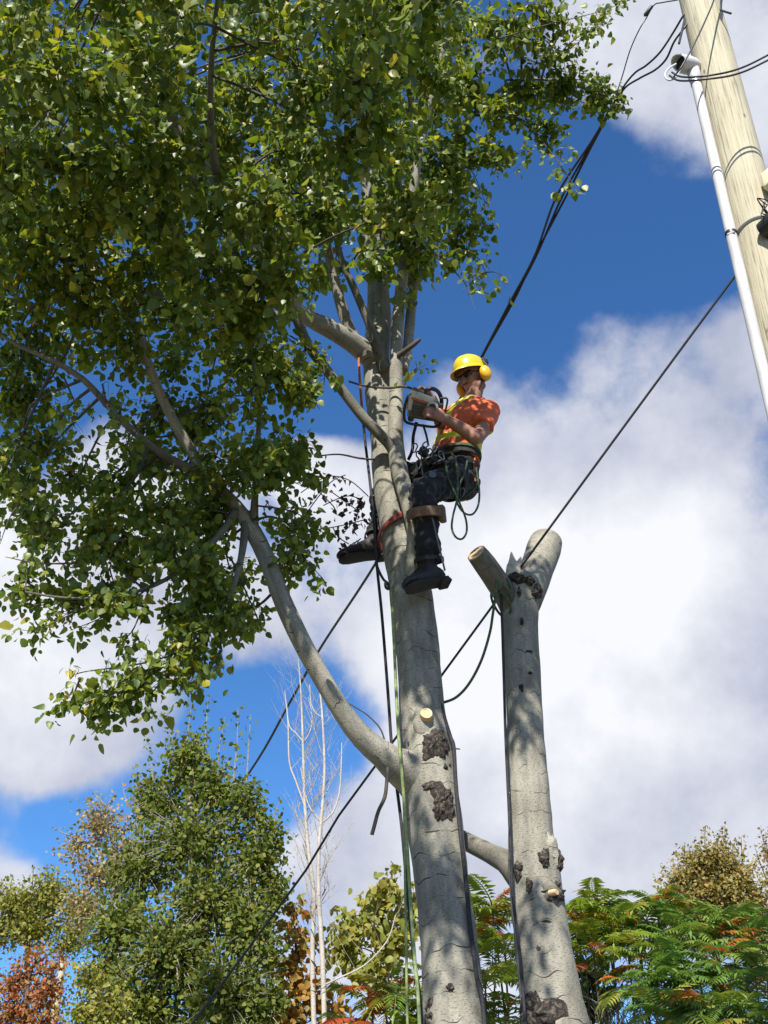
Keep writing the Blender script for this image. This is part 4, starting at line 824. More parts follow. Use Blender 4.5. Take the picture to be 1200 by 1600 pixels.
# sumacs: forked stems, each tip a whorl of feathery compound leaves
def frond_mesh(i, mtl):
    r_ = random.Random(i); V, Q = [], []
    n = 11 + r_.randint(0, 2); L = 1.0; sagk = r_.uniform(.35, .75)
    def axis(t): return Vector((.04 * math.sin(t * 4 + i), t * L * (1 - .18 * t * t), .22 * t - sagk * t * t * .8))
    pts = [axis(k / 8) for k in range(9)]
    for k, q in enumerate(pts):
        w = .010 * (1 - .6 * k / 8); V += [q + Vector((-w, 0, 0)), q + Vector((w, 0, 0)), q + Vector((w, 0, -w * 1.6)), q + Vector((-w, 0, -w * 1.6))]
    for k in range(8):
        for e in range(4): Q.append((k * 4 + e, k * 4 + (e + 1) % 4, (k + 1) * 4 + (e + 1) % 4, (k + 1) * 4 + e))
    def leaflet(a, d, s, dn):
        b = len(V); d = d.normalized(); x = d.cross(Vector((0, 0, 1))); x = x.normalized() if x.length > .01 else Vector((1, 0, 0)); w = s * .13
        V.extend([a, a + d * s * .5 + dn * s * .06, a + d * s + dn * s * .22, a + d * s * .38 + x * w - dn * 0.01, a + d * s * .38 - x * w - dn * .01])
        Q.append((b, b + 3, b + 2, b + 1)); Q.append((b, b + 1, b + 2, b + 4))
    dn = Vector((0, 0, -1))
    for k in range(n):
        t = .2 + .78 * k / n; a = axis(t); tg = (axis(min(t + .02, 1)) - axis(t - .02)).normalized()
        s = .30 * math.sin(math.pi * (.22 + .68 * k / n)) * r_.uniform(.85, 1.1)
        for sd in (-1, 1):
            leaflet(a, Vector((sd * 1.0, 0, 0)) + tg * .45 + Vector((0, 0, r_.uniform(-.35, .02))), s, dn)
    leaflet(axis(1), axis(1) - axis(.95), .2, dn)
    return arrays_mesh('leaf', np.array([tuple(v) for v in V]), np.array(Q), mtl, smooth=False)
FM = {k: [frond_mesh(i + j * 10, M[k]) for i in range(5)] for j, k in enumerate(('sumac', 'sumacy', 'sumacr'))}
def sumac(label, tips, base_px, mk='sumac', nf=(13, 16), size=.56):
    bx_, Yb = base_px; b0 = at(bx_, 1600, Yb); base = Vector((b0.x, b0.y, 0))
    t = thing('sumac_shrub', label, 'shrub', base, 'sumacs along the bottom of the picture')
    fork = Vector((b0.x, b0.y, 1.6)); mb = MB(); mb.tube(cat_rom([base + Vector((0, 0, -.1)), base + Vector((.04, 0, .6)), fork], sub=5), .028, 10, rough=.05); mb.build('trunk', M['brownbark'], t)
    for (x, y, Y) in tips:
        c = at(x, y, Y); mb = MB(); mid = fork.lerp(c, .5) + Vector((random.gauss(0, .08), random.gauss(0, .08), -.05)); pp = cat_rom([fork, mid, c], sub=7)
        mb.tube(pp, [.018 - .010 * i / (len(pp) - 1) for i in range(len(pp))], 8, rough=.05); mb.build('stem', M['brownbark'], t)
        n = random.randint(*nf); a0 = random.random() * 6.28
        for k in range(n):
            az = a0 + k * 2.4; el = random.uniform(-.25, .75); hh = c - (c - mid).normalized() * random.uniform(0, .16)
            d = Vector((math.cos(az) * math.cos(el), math.sin(az) * math.cos(el), math.sin(el))); xx = d.cross(Vector((0, 0, 1))).normalized(); zz = xx.cross(d)
            s = size * random.uniform(.7, 1.15); m3 = Matrix((xx * s, d * s, zz * s)).transposed().to_4x4(); m3.translation = hh - base
            o = bpy.data.objects.new('leaf', random.choice(FM[mk])); COL.objects.link(o); o.parent = t; o.matrix_local = m3
sumac('sumac with feathery yellow-green leaves highest between the two trunks', [(768, 1410, 11.93), (788, 1465, 11.64), (742, 1450, 12.21)], (765, 11.93), 'sumacy')
sumac('sumac with green and orange leaves lowest between the two trunks', [(758, 1530, 11.08), (795, 1570, 11.22), (735, 1600, 11.22), (775, 1500, 11.64)], (770, 11.22), 'sumacy')
sumac('sumac with green leaves at the bottom just left of the main trunk', [(622, 1545, 11.64), (690, 1525, 12.21), (655, 1595, 11.64), (680, 1580, 11.93)], (650, 11.79), 'sumacy')
sumac('sumac with bright red leaves left of the main trunk', [(580, 1545, 11.93), (556, 1590, 11.79), (600, 1560, 12.21)], (580, 11.93), 'sumacr', (7, 9))
sumac('sumac with orange-tinged leaves touching the cut trunk on its right', [(905, 1430, 12.21), (930, 1410, 12.50), (955, 1445, 12.21), (925, 1470, 11.93)], (940, 12.21), 'sumacy')
sumac('green sumac with the highest dark frond right of the cut trunk', [(975, 1425, 12.78), (945, 1410, 13.06), (1000, 1460, 12.50)], (985, 12.64))
sumac('green sumac below the left side of the rusty tree', [(1030, 1410, 12.50), (1055, 1450, 12.21), (1015, 1490, 11.93), (1075, 1420, 12.78)], (1030, 12.35))
sumac('green sumac directly in front of the rusty tree', [(1095, 1450, 12.21), (1120, 1490, 11.79), (1075, 1510, 11.64), (1135, 1440, 12.50)], (1100, 12.07))
sumac('green sumac reaching the right edge of the picture', [(1170, 1460, 12.07), (1198, 1510, 11.64), (1165, 1530, 11.36), (1205, 1450, 12.21)], (1180, 11.79))
sumac('sumac with low green leaves and dry brush at its foot', [(1030, 1560, 11.22), (1000, 1530, 11.64), (1075, 1585, 11.08), (1050, 1530, 11.50)], (1040, 11.36))
sumac('sumac filling the bottom right corner', [(1140, 1575, 10.93), (1190, 1590, 10.79), (1110, 1560, 11.22)], (1150, 11.08))
sumac('small sumac with red and orange leaves close beside the cut trunk base', [(915, 1500, 12.21), (900, 1470, 12.50)], (905, 12.35), 'sumacr', (5, 6), .46)
# dry brush at the bottom right
br = MB()
for k in range(150):
    x = random.uniform(930, 1110); a = at(x, 1640, random.uniform(12, 13)); b_ = a + Vector((random.gauss(0, .3), random.gauss(0, .2), random.uniform(.25, .75)))
    br.tube([a, a.lerp(b_, .5) + Vector((random.gauss(0, .06), 0, .05)), b_], [.006, .004, .0015], 4, cap=False)
    a2 = Vector((a.x, a.y, 0)); br.tube([a2, a], [.009, .006], 4, cap=False)
tag(br.build('dry_brush', M['greybark']), 'tangle of dry bare stems under the sumacs', 'brush', kind='stuff')
# ------------------------------------------------------------------ the climber
def clothmat(name, col, rough=.85, var=.2, scale=14):
    m, nt, b = mat(name); L = nt.links; t = nt.nodes.new('ShaderNodeTexCoord')
    n = nd(nt, 'ShaderNodeTexNoise', Scale=scale, Detail=5.0); L.new(t.outputs['Object'], n.inputs['Vector'])
    c = Vector(col); L.new(ramp(nt, n.outputs[0], [(.3, tuple(c * (1 - var))), (.7, tuple(c * (1 + var)))]), b.inputs['Base Color'])
    b.inputs['Roughness'].default_value = rough; b.inputs['Sheen Weight'].default_value = .1
    w = nd(nt, 'ShaderNodeTexNoise', Scale=300.0, Detail=2.0); L.new(t.outputs['Object'], w.inputs['Vector'])
    bp = nd(nt, 'ShaderNodeBump', Strength=.25, Distance=.002); L.new(w.outputs[0], bp.inputs['Height']); L.new(bp.outputs[0], b.inputs['Normal'])
    return m, nt, b
M['skin'] = plain('shade_darkened_skin', (.25, .12, .078), .55, .1, 20)  # skin colour darkened to carry the shade over the climber
M['trousers'] = clothmat('black_work_trousers', (.006, .006, .009), .9, .4)[0]
M['bootleather'] = plain('dark_boot_leather', (.016, .013, .011), .55, .4, 30, bump=.4)
M['bootsole'] = plain('rubber_sole', (.015, .015, .015), .8, .3, 30)
M['brownpad'] = plain('brown_leather_pad', (.13, .075, .04), .7, .3, 30, bump=.3)
M['helmet'] = plain('yellow_helmet_shell', (.52, .40, .02), .32, .06, 8)
M['muff'] = plain('amber_ear_cup', (.70, .40, .02), .38, .06, 8)
M['glass'] = plain('dark_lens', (.008, .008, .01), .12, .1, 5)
M['hair'] = plain('dark_stubble', (.05, .035, .025), .9, .3, 60)
M['sawwhite'] = plain('pale_saw_cover', (.42, .42, .40), .28, .3, 30)
M['sawgrey'] = plain('grey_saw_casing', (.07, .07, .062), .5, .3, 20)
M['hook'] = plain('brushed_alloy', (.12, .125, .13), .45, .3, 30, metal=.8)
M['webbing'] = plain('black_webbing', (.018, .018, .020), .85, .4, 60, bump=.3)

YP = 5.84
J = dict(pelvis=(709, 738, YP), waist=(713, 709, YP), chest=(727, 666, YP + .02), neck=(739, 629, YP + .03), head=(738, 590, YP + .01),
         hipL=(716, 744, YP - .09), hipR=(702, 737, YP + .09), kneeL=(660, 772, 5.50), ankL=(671, 884, 5.62), kneeR=(608, 752, 6.08), ankR=(590, 846, 5.98),
         shL=(764, 643, YP - .11), shR=(708, 650, YP + .15), elL=(745, 684, YP - .28), haL=(697, 655, 5.50), elR=(690, 662, 5.78), haR=(676, 624, 5.60))
J = {k: at(*v) for k, v in J.items()}
base_p = Vector((J['pelvis'].x, J['pelvis'].y, at(660, 920, 5.6).z))
man = thing('person', 'climber in yellow helmet and orange shirt straddling the trunk with a chainsaw', 'person', base_p)
BF = Vector((-.76, -.64, 0)).normalized(); BL = Vector((-BF.y, BF.x, 0)); UP = Vector((0, 0, 1))      # torso forward, his left

def frame(o, f, l, u):
    m = Matrix((l, f, u)).transposed().to_4x4(); m.translation = o; return m   # local x = his left, y = forward, z = up
def loft(mb, rings, n=20):
    """rings: (centre, axis_a, axis_b) with axis vectors already scaled"""
    V, F = [], []
    for c, a, b_ in rings:
        for k in range(n):
            t = 2 * math.pi * k / n; V.append(c + a * math.cos(t) + b_ * math.sin(t))
    m = len(rings)
    for i in range(m - 1):
        for k in range(n): F.append((i * n + k, i * n + (k + 1) % n, (i + 1) * n + (k + 1) % n, (i + 1) * n + k))
    F.append(tuple(range(n - 1, -1, -1))); F.append(tuple((m - 1) * n + k for k in range(n))); mb.add(V, F)
def limb(mb, pts, rad, n=14):
    p, r = cat_rom([Vector(q) for q in pts], rad, sub=5); mb.tube(p, r, n)
    mb.ball(Matrix.Translation(p[0]), r[0], r[0], r[0], 12, 8); mb.ball(Matrix.Translation(p[-1]), r[-1], r[-1], r[-1], 12, 8)
def fuse(mb, name, material, parent, vox=.008, smooth=4, wr=0.0, wf=18.0, stretch=(1, 1, 1)):
    me = bpy.data.meshes.new('tmp'); me.from_pydata([tuple(v) for v in mb.v], [], mb.f)
    o = bpy.data.objects.new('tmp', me); COL.objects.link(o)
    rm = o.modifiers.new('r', 'REMESH'); rm.mode = 'VOXEL'; rm.voxel_size = vox; rm.use_smooth_shade = True
    sm = o.modifiers.new('s', 'SMOOTH'); sm.iterations = smooth; sm.factor = .5
    dg = bpy.context.evaluated_depsgraph_get(); dg.update()
    out = bpy.data.meshes.new_from_object(o.evaluated_get(dg)); bpy.data.objects.remove(o); bpy.data.meshes.remove(me)
    og = ORIG[parent.name]
    cs = []
    nrm = [v.normal.copy() for v in out.vertices]
    for v, nn in zip(out.vertices, nrm):
        c = v.co.copy()
        if wr:
            q = Vector((c.x * stretch[0], c.y * stretch[1], c.z * stretch[2])) * wf
            w = mnoise.noise(q) + .55 * mnoise.noise(q * 2.1 + Vector((7, 0, 0))); c = c + nn * wr * (abs(w) * 1.6 - .5)
        cs.append(c - og)
    out.vertices.foreach_set('co', np.array([tuple(c) for c in cs], dtype=np.float32).ravel())
    out.materials.clear(); out.materials.append(material); out.polygons.foreach_set('use_smooth', [True] * len(out.polygons)); out.update(); out.name = name
    return link(name, out, parent, og)

def torso_rings(g=0.0):
    w, c, nk, pe = J['waist'], J['chest'], J['neck'], J['pelvis']
    ax = (nk - w).normalized(); fw = (BF - ax * BF.dot(ax)).normalized(); lf = ax.cross(fw) * -1
    lf = fw.cross(ax) * -1
    lf = lf if lf.dot(BL) > 0 else -lf
    def R_(p, a, b_, f=0): return (p + fw * f, lf * (a + g), fw * (b_ + g))
    return [R_(w.lerp(pe, .55), .165, .125), R_(w, .155, .115, .005), R_(w.lerp(c, .5), .165, .118, .012), R_(c, .182, .125, .012), R_(c.lerp(nk, .45), .178, .112, .0), R_(c.lerp(nk, .78), .13, .088, -.008), R_(nk, .072, .066)], fw, lf, ax
tr, tfw, tlf, tax = torso_rings()

# hands: palm, four fingers of different length curled round a grip, thumb leaving the side of the palm
def hand(mb, wrist, d, palm_n, side, curl=1.0, s=1.0):
    """wrist point, d direction of the palm, palm_n the way the palm faces, side = unit vector towards the thumb"""
    d = d.normalized(); palm_n = (palm_n - d * palm_n.dot(d)).normalized(); side = palm_n.cross(d) * (1 if palm_n.cross(d).dot(side) > 0 else -1)
    c = wrist + d * .05 * s
    for k in (-.5, .5): mb.tube([wrist + side * .018 * k, wrist + d * .09 * s + side * .04 * k], [.018, .020], 10)
    mb.ball(frame(c, d, side, palm_n), .040 * s, .052 * s, .017 * s, 14, 8)
    for i, (off, L) in enumerate(((.031, .072), (.011, .080), (-.010, .075), (-.030, .058))):
        p = wrist + d * .092 * s + side * off * s; pts = [p - d * .02]; dirn = d.copy(); ang = 0
        for j, f in enumerate((.42, .32, .26)):
            ang = (.55 + .62 * j) * curl; dirn = (d * math.cos(ang) + palm_n * math.sin(ang)).normalized(); p = p + dirn * L * f * s; pts.append(p)
        mb.tube(pts, [.0098, .0095, .0088, .0072], 8); mb.ball(Matrix.Translation(pts[-1]), .0073, .0073, .0073, 8, 6)
    p = wrist + d * .028 * s + side * .03 * s; q = p + (side * .7 + d * .6 + palm_n * .35).normalized() * .036; r_ = q + (d * .55 + palm_n * .8).normalized() * .030
    mb.tube([p - side * .012, p, q, r_], [.013, .0125, .0105, .0085], 8); mb.ball(Matrix.Translation(r_), .0086, .0086, .0086, 8, 6)

# body: head, neck, torso core, arms and hands, legs core - one skin
bd = MB()
HF = Vector((-.72, -.58, -.36)).normalized(); HLt = Vector((-HF.y, HF.x, 0)).normalized(); HU = HLt.cross(HF) * -1
HU = HF.cross(HLt); HU = HU if HU.z > 0 else -HU
hm = frame(J['head'], HF, HLt, HU)
bd.ball(hm @ Matrix.Translation((0, -.008, .025)), .077, .095, .095)            # skull
bd.ball(hm @ Matrix.Translation((0, .032, -.045)), .058, .058, .075)            # face
bd.ball(hm @ Matrix.Translation((0, .052, -.098)), .036, .034, .028)            # chin
for s in (-1, 1):
    bd.ball(hm @ Matrix.Translation((s * .042, .0, -.078)), .026, .045, .035)    # jaw corner
    bd.ball(hm @ Matrix.Translation((s * .036, .062, -.028)), .024, .026, .022)  # cheek
    bd.ball(hm @ Matrix.Translation((s * .079, -.010, -.012)), .010, .022, .032, 10, 8)  # ear
bd.tube([hm @ Vector((0, .080, .012)), hm @ Vector((0, .100, -.022)), hm @ Vector((0, .110, -.040)), hm @ Vector((0, .088, -.046))], [.010, .014, .0165, .012], 10)
bd.ball(hm @ Matrix.Translation((0, .084, -.066)), .024, .012, .007, 12, 8); bd.ball(hm @ Matrix.Translation((0, .081, -.080)), .021, .013, .008, 12, 8)   # lips
bd.ball(hm @ Matrix.Translation((0, .078, .028)), .05, .018, .012, 12, 8)        # brow
bd.tube([hm @ Vector((0, -.012, -.05)), J['neck'] + Vector((0, 0, .03)), J['neck'] - tax * .05], [.057, .058, .075], 16)
loft(bd, [(c, a * .93, b_ * .93) for c, a, b_ in tr])
pel = [(J['pelvis'] + UP * .07, BL * .150, BF * .115), (J['pelvis'], BL * .160, BF * .125), (J['pelvis'] - UP * .08, BL * .14, BF * .11)]; loft(bd, pel)
limb(bd, [J['shL'], J['shL'].lerp(J['elL'], .45) + Vector((.008, 0, 0)), J['elL'], J['elL'].lerp(J['haL'], .3), J['haL']], [.056, .051, .043, .044, .030])
limb(bd, [J['shR'], J['shR'].lerp(J['elR'], .45), J['elR'], J['elR'].lerp(J['haR'], .3), J['haR']], [.056, .05, .042, .042, .029])
SAW_C = at(663, 637, 5.52)
hand(bd, J['haL'], at(683, 648, 5.47) - J['haL'], Vector((-.3, .9, .1)), Vector((0, -.2, 1)), .85)
hand(bd, J['haR'], at(664, 616, 5.57) - J['haR'], Vector((-.1, -.5, -.8)), Vector((-.5, .6, .3)), 1.0)
limb(bd, [J['hipL'], J['hipL'].lerp(J['kneeL'], .5), J['kneeL'], J['kneeL'].lerp(J['ankL'], .35), J['ankL']], [.075, .062, .046, .038, .026])
limb(bd, [J['hipR'], J['hipR'].lerp(J['kneeR'], .5), J['kneeR'], J['kneeR'].lerp(J['ankR'], .35), J['ankR']], [.075, .062, .046, .038, .026])
body = fuse(bd, 'body', M['skin'], man, .0062, 3)

# shirt with hi-vis bands
ms, nt, b = clothmat('orange_work_shirt', (.55, .10, .03), .85, .12)
L = nt.links; t_ = nt.nodes.new('ShaderNodeTexCoord')
og = base_p
def band(n, p, w):
    n = n.normalized(); d = nd(nt, 'ShaderNodeVectorMath', operation='DOT_PRODUCT'); L.new(t_.outputs['Object'], d.inputs[0]); d.inputs[1].default_value = n
    s_ = nd(nt, 'ShaderNodeMath', operation='SUBTRACT'); L.new(d.outputs['Value'], s_.inputs[0]); s_.inputs[1].default_value = (p - og).dot(n)
    a_ = nd(nt, 'ShaderNodeMath', operation='ABSOLUTE'); L.new(s_.outputs[0], a_.inputs[0]); c_ = nd(nt, 'ShaderNodeMath', operation='LESS_THAN'); L.new(a_.outputs[0], c_.inputs[0]); c_.inputs[1].default_value = w
    return c_.outputs[0]
sL = J['neck'] + tlf * .075 - UP * .0; hR = J['waist'] - tlf * .12
dn_ = (sL - hR).normalized(); n1_ = dn_.cross(tfw)
b1 = band(n1_, sL.lerp(hR, .5), .042); b2 = band(tax, J['waist'] + tax * .035, .024)
mxm = nd(nt, 'ShaderNodeMath', operation='MAXIMUM'); L.new(b1, mxm.inputs[0]); L.new(b2, mxm.inputs[1])
old = b.inputs['Base Color'].links[0].from_socket
mx = nd(nt, 'ShaderNodeMix', data_type='RGBA'); L.new(mxm.outputs[0], mx.inputs['Factor']); L.new(old, mx.inputs['A']); mx.inputs['B'].default_value = (.62, .60, .03, 1); L.new(mx.outputs['Result'], b.inputs['Base Color'])
M['shirt'] = ms
sh = MB(); r2, *_ = torso_rings(.016); loft(sh, r2[:-1] + [(J['neck'] - tax * .012, tlf * .078, tfw * .072)], 24)
for s, sj, ej in ((1, J['shL'], J['elL']), (-1, J['shR'], J['elR'])):
    e = sj.lerp(ej, .62); p_, rr = cat_rom([J['chest'].lerp(J['neck'], .55).lerp(sj, .4), sj + UP * .004, sj.lerp(ej, .3), e], [.082, .072, .068, .074], sub=5); sh.tube(p_, rr, 18)
shirt = fuse(sh, 'shirt', ms, man, .008, 4, wr=.009, wf=12, stretch=(1, 1, .8))
M['sleeveband'] = plain('grey_reflective_patch', (.20, .21, .22), .45, .2, 40); M['whiteprint'] = plain('pale_print', (.50, .42, .38), .7, .1, 20)
e0, e1 = J['shL'].lerp(J['elL'], .36), J['shL'].lerp(J['elL'], .56)
aa = (e1 - e0).normalized(); uu_ = (Vector((.55, -.75, .1)) - aa * Vector((.55, -.75, .1)).dot(aa)).normalized(); vv_ = aa.cross(uu_)
def patch_on_sleeve(a0, a1, t0, t1, r, m, name):
    V, F, na = [], [], 8
    for i in range(2):
        for k in range(na + 1):
            a = a0 + (a1 - a0) * k / na; V.append(e0.lerp(e1, (t0, t1)[i]) + (uu_ * math.cos(a) + vv_ * math.sin(a)) * r)
    for k in range(na): F.append((k, k + 1, na + 2 + k, na + 1 + k))
    mb = MB(); mb.add(V, F); return mb.build(name, M[m], shirt)
# ---- trousers
tz = MB(); loft(tz, [(c, a * 1.08, b_ * 1.1) for c, a, b_ in pel])
tz.ball(Matrix.Translation(J['pelvis'] - BF * .05 - UP * .05), .13, .13, .12)
limb(tz, [J['hipL'] + Vector((0, 0, -.01)), J['hipL'].lerp(J['kneeL'], .5), J['kneeL'], J['kneeL'].lerp(J['ankL'], .3) + Vector((.012, .02, 0)), J['kneeL'].lerp(J['ankL'], .62), J['kneeL'].lerp(J['ankL'], .72), J['ankL'] + Vector((0, 0, .06))], [.108, .098, .080, .080, .062, .072, .064])
limb(tz, [J['hipR'] + Vector((0, 0, -.01)), J['hipR'].lerp(J['kneeR'], .5), J['kneeR'], J['kneeR'].lerp(J['ankR'], .35), J['ankR'] + Vector((0, 0, .05))], [.108, .098, .078, .076, .066])
fuse(tz, 'trousers', M['trousers'], man, .008, 4, wr=.018, wf=11, stretch=(1, 1, 1.6))
# ---- boots
def boot(ank, heel, toe, name_l):
    d = (toe - heel).normalized(); up = (ank - heel.lerp(toe, .3)); up = (up - d * up.dot(d)).normalized(); x = d.cross(up)
    L_ = (toe - heel).length; mb = MB()
    rings = []
    for t, w, h0, h1 in ((0, .030, .004, .075), (.06, .038, 0, .10), (.22, .042, 0, .115), (.38, .041, 0, .105), (.55, .045, 0, .082), (.72, .050, 0, .068), (.86, .047, 0, .058), (.95, .036, .004, .046), (1.0, .018, .012, .034)):
        rings.append((heel + d * L_ * t + up * (h0 + h1) / 2, x * w, up * (h1 - h0) / 2))
    loft(mb, rings, 18); sh_ = heel + d * L_ * .24; limb(mb, [sh_ + up * .07, ank.lerp(sh_ + up * .1, .3), ank + (ank - sh_).normalized() * .09], [.048, .052, .062])
    o = fuse(mb, 'boot', M['bootleather'], man, .0065, 3, wr=.002, wf=40)
    so = MB(); rings = []
    for t, w in ((0, .026), (.03, .036), (.2, .042), (.4, .039), (.6, .046), (.75, .051), (.88, .046), (.97, .030), (1.01, .012)): rings.append((heel + d * L_ * t - up * .012, x * (w + .003), up * .012))
    loft(so, rings, 20); so.build('sole', M['bootsole'], o)
    heel_b = MB(); mm = frame(heel + d * .035 - up * .03, d, x, up); heel_b.box(mm, .034, .034, .012, bev=.004); heel_b.build('heel', M['bootsole'], o)
    la = MB()
    for k in range(4):
        q = heel + d * L_ * (.40 + .09 * k) + up * (.108 - .012 * k); la.tube([q - x * .026, q + up * .006, q + x * .026], .004, 5)
    la.build('lace', M['webbing'], o)
    return d, up, x
bl = boot(J['ankL'], at(697, 905, 5.62), at(633, 918, 5.47), 'L')
brt = boot(J['ankR'], at(602, 864, 5.98), at(530, 872, 5.80), 'R')
# ---- sunglasses, stubble
gl = MB()
for s in (-1, 1):
    gl.ball(hm @ Matrix.Translation((s * .032, .078, .004)) @ Matrix.Rotation(s * R(-22), 4, 'Z'), .035, .012, .026, 14, 8)
    gl.tube([hm @ Vector((s * .060, .066, .008)), hm @ Vector((s * .078, .02, .006)), hm @ Vector((s * .082, -.02, .0))], .004, 6)
gl.tube([hm @ Vector((-.01, .092, .010)), hm @ Vector((.01, .092, .010))], .004, 6); gl.build('sunglasses', M['glass'], man)
st = MB(); st.ball(hm @ Matrix.Translation((0, .0905, -.057)), .026, .008, .006, 12, 6)
st.build('facial_hair', M['hair'], man)
nh = MB(); nh.ball(hm @ Matrix.Translation((0, -.022, .01)), .078, .088, .075, 18, 12); nh.build('hair', M['hair'], man)

# ---- hard hat with ear cups
hat = thing('hard_hat', 'yellow hard hat with amber ear cups on the climber\'s head', 'helmet', J['head'])
hp = hm @ Matrix.Translation((0, -.004, .045)) @ Matrix.Rotation(R(4), 4, 'X')
sh_ = MB(); V, F = [], []; nu, nv = 40, 14
for i in range(nv + 1):
    th = (math.pi / 2) * i / nv
    for k in range(nu):
        ph = 2 * math.pi * k / nu; rd = math.cos(th) ** .75
        x_, y_, z_ = .103 * rd * math.cos(ph), .128 * rd * math.sin(ph), .112 * math.sin(th)
        rib = 1 + .022 * math.exp(-(x_ / .018) ** 2) * math.sin(th) + .012 * math.exp(-((abs(x_) - .045) / .010) ** 2) * math.sin(th)
        V.append(hp @ (Vector((x_, y_, z_)) * rib))
for i in range(nv):
    for k in range(nu): F.append((i * nu + k, i * nu + (k + 1) % nu, (i + 1) * nu + (k + 1) % nu, (i + 1) * nu + k))
sh_.add(V, F); sh_.build('shell', M['helmet'], hat)
bm_ = MB(); V, F = [], []
for ring_, (zz, ex) in enumerate(((.004, 0.0), (-.006, .55), (-.014, 1.0), (-.019, 1.0), (-.012, .5), (-.004, -.05))):
    for k in range(nu):
        ph = 2 * math.pi * k / nu; fr = max(0, math.sin(ph)); e = .009 + .036 * fr ** 1.6
        V.append(hp @ Vector(((.103 + e * ex * .55) * math.cos(ph), (.128 + e * ex) * math.sin(ph), zz - .014 * ex * fr)))
for i in range(5):
    for k in range(nu): F.append((i * nu + k, i * nu + (k + 1) % nu, (i + 1) * nu + (k + 1) % nu, (i + 1) * nu + k))
bm_.add(V, F); bm_.build('brim', M['helmet'], hat)
for s in (-1, 1):
    mu = MB(); mu.ball(hm @ Matrix.Translation((s * .112, .0, -.030)) @ Matrix.Rotation(R(8), 4, 'X'), .034, .042, .056, 18, 12); cup = mu.build('ear_cup', M['muff'], hat)
    cu = MB(); cu.ball(hm @ Matrix.Translation((s * .088, -.012, -.028)), .016, .038, .048, 16, 10); cu.build('cushion', M['blackplastic'], cup)
    ar = MB(); ar.tube([hm @ Vector((s * .128, -.012, -.02)), hm @ Vector((s * .132, -.014, .03)), hm @ Vector((s * .112, -.016, .062))], .0055, 8); ar.build('arm', M['blackplastic'], hat)
    sl = MB(); sl.box(hp @ Matrix.Translation((s * .104, -.045, .032)) @ Matrix.Rotation(s * R(-12), 4, 'Y'), .008, .022, .018, bev=.005); sl.build('slot_clip', M['blackplastic'], hat)
vt = MB(); vt.box(hp @ Matrix.Translation((.072, -.088, .052)) @ Matrix.Rotation(R(40), 4, 'Z'), .012, .018, .022, bev=.006); vt.build('vent', M['blackplastic'], hat)
sp_ = MB(); sp_.tube(cat_rom([hm @ Vector((.088, .01, -.02)), hm @ Vector((.06, .03, -.1)), hm @ Vector((0, .04, -.132)), hm @ Vector((-.06, .03, -.1)), hm @ Vector((-.088, .01, -.02))], sub=5), .004, 6); sp_.build('chin_strap', M['webbing'], hat)

# ---- chainsaw: housing, covers, wrap handle, top handle, guard, bar and chain pointing away
saw = thing('chainsaw', 'small chainsaw with pale cover and black wrap handle held against the trunk', 'chainsaw', SAW_C)
vd = (SAW_C - CAM).normalized(); sx = Vector((.985, .10, -.12)); sx = (sx - vd * sx.dot(vd)).normalized(); sz = sx.cross(vd); k_ = m_per_px(637, 5.52)
tilt = Matrix.Rotation(R(18), 3, 'Z') @ Matrix.Rotation(R(-10), 3, 'X')
def sp(x, z, y=0.0): return SAW_C + sx * x * k_ + sz * z * k_ + vd * y
smx = Matrix((sx, vd, sz)).transposed().to_4x4(); smx.translation = SAW_C
def sM(x, z, y=0, rz=0, ry=0): return smx @ Matrix.Translation((x * k_, y, z * k_)) @ Matrix.Rotation(R(rz), 4, 'Z') @ Matrix.Rotation(R(ry), 4, 'Y')
mb = MB(); mb.box(sM(-2, -2, .0, 8), 22 * k_, .055, 17 * k_, bev=.018); hou = mb.build('housing', M['sawgrey'], saw)
mb = MB(); mb.box(sM(-6, 15, -.012, 8, 10), 19 * k_, .052, 6 * k_, bev=.012); mb.build('top_cover', M['sawwhite'], saw)
mb = MB(); mb.box(sM(-10, -6, -.05, 8), 12 * k_, .012, 11 * k_, bev=.008); pl = mb.build('starter_cover', M['sawgrey'], saw)
mb = MB()
for k in range(5): mb.box(sM(-10, -13 + 3.4 * k, -.063, 8), 9 * k_, .003, .8 * k_)
mb.build('vent_fins', M['blackplastic'], pl)
mb = MB(); mb.box(sM(-14, 24, .0, 8, 12), 9 * k_, .04, 3.5 * k_, bev=.008); mb.build('filter_cover', M['sawgrey'], saw)
mb = MB(); mb.box(sM(-24, 4, -.02, 8), 4 * k_, .05, 12 * k_, bev=.007); mb.build('muffler', M['steel'], saw)
mb = MB(); mb.box(sM(-8, 9.5, -.066, 8, 8), 13 * k_, .003, 1.6 * k_); mb.build('side_stripe', M['orangestrap'], saw)
mb = MB(); mb.tube([sp(-18, -20, -.03), sp(-18, -20, -.055), sp(-18, -20, -.06)], [5 * k_, 5 * k_, 3.8 * k_], 14); mb.build('oil_cap', M['blackplastic'], saw)
mb = MB(); mb.tube(sp_c := [sp(12, 2, -.045), sp(12, 2, -.062)], [10 * k_, 8.5 * k_], 20); mb.build('fan_ring', M['sawwhite'], saw)
mb = MB(); mb.tube([sp(12, 2, -.063), sp(12, 2, -.068)], 6 * k_, 18); mb.build('fan_hub', M['blackplastic'], saw)
mb = MB(); mb.tube([sp(8, -12, -.04), sp(8, -12, -.062), sp(8, -12, -.068)], [6 * k_, 6 * k_, 4.5 * k_], 16); mb.build('fuel_cap', M['blackplastic'], saw)
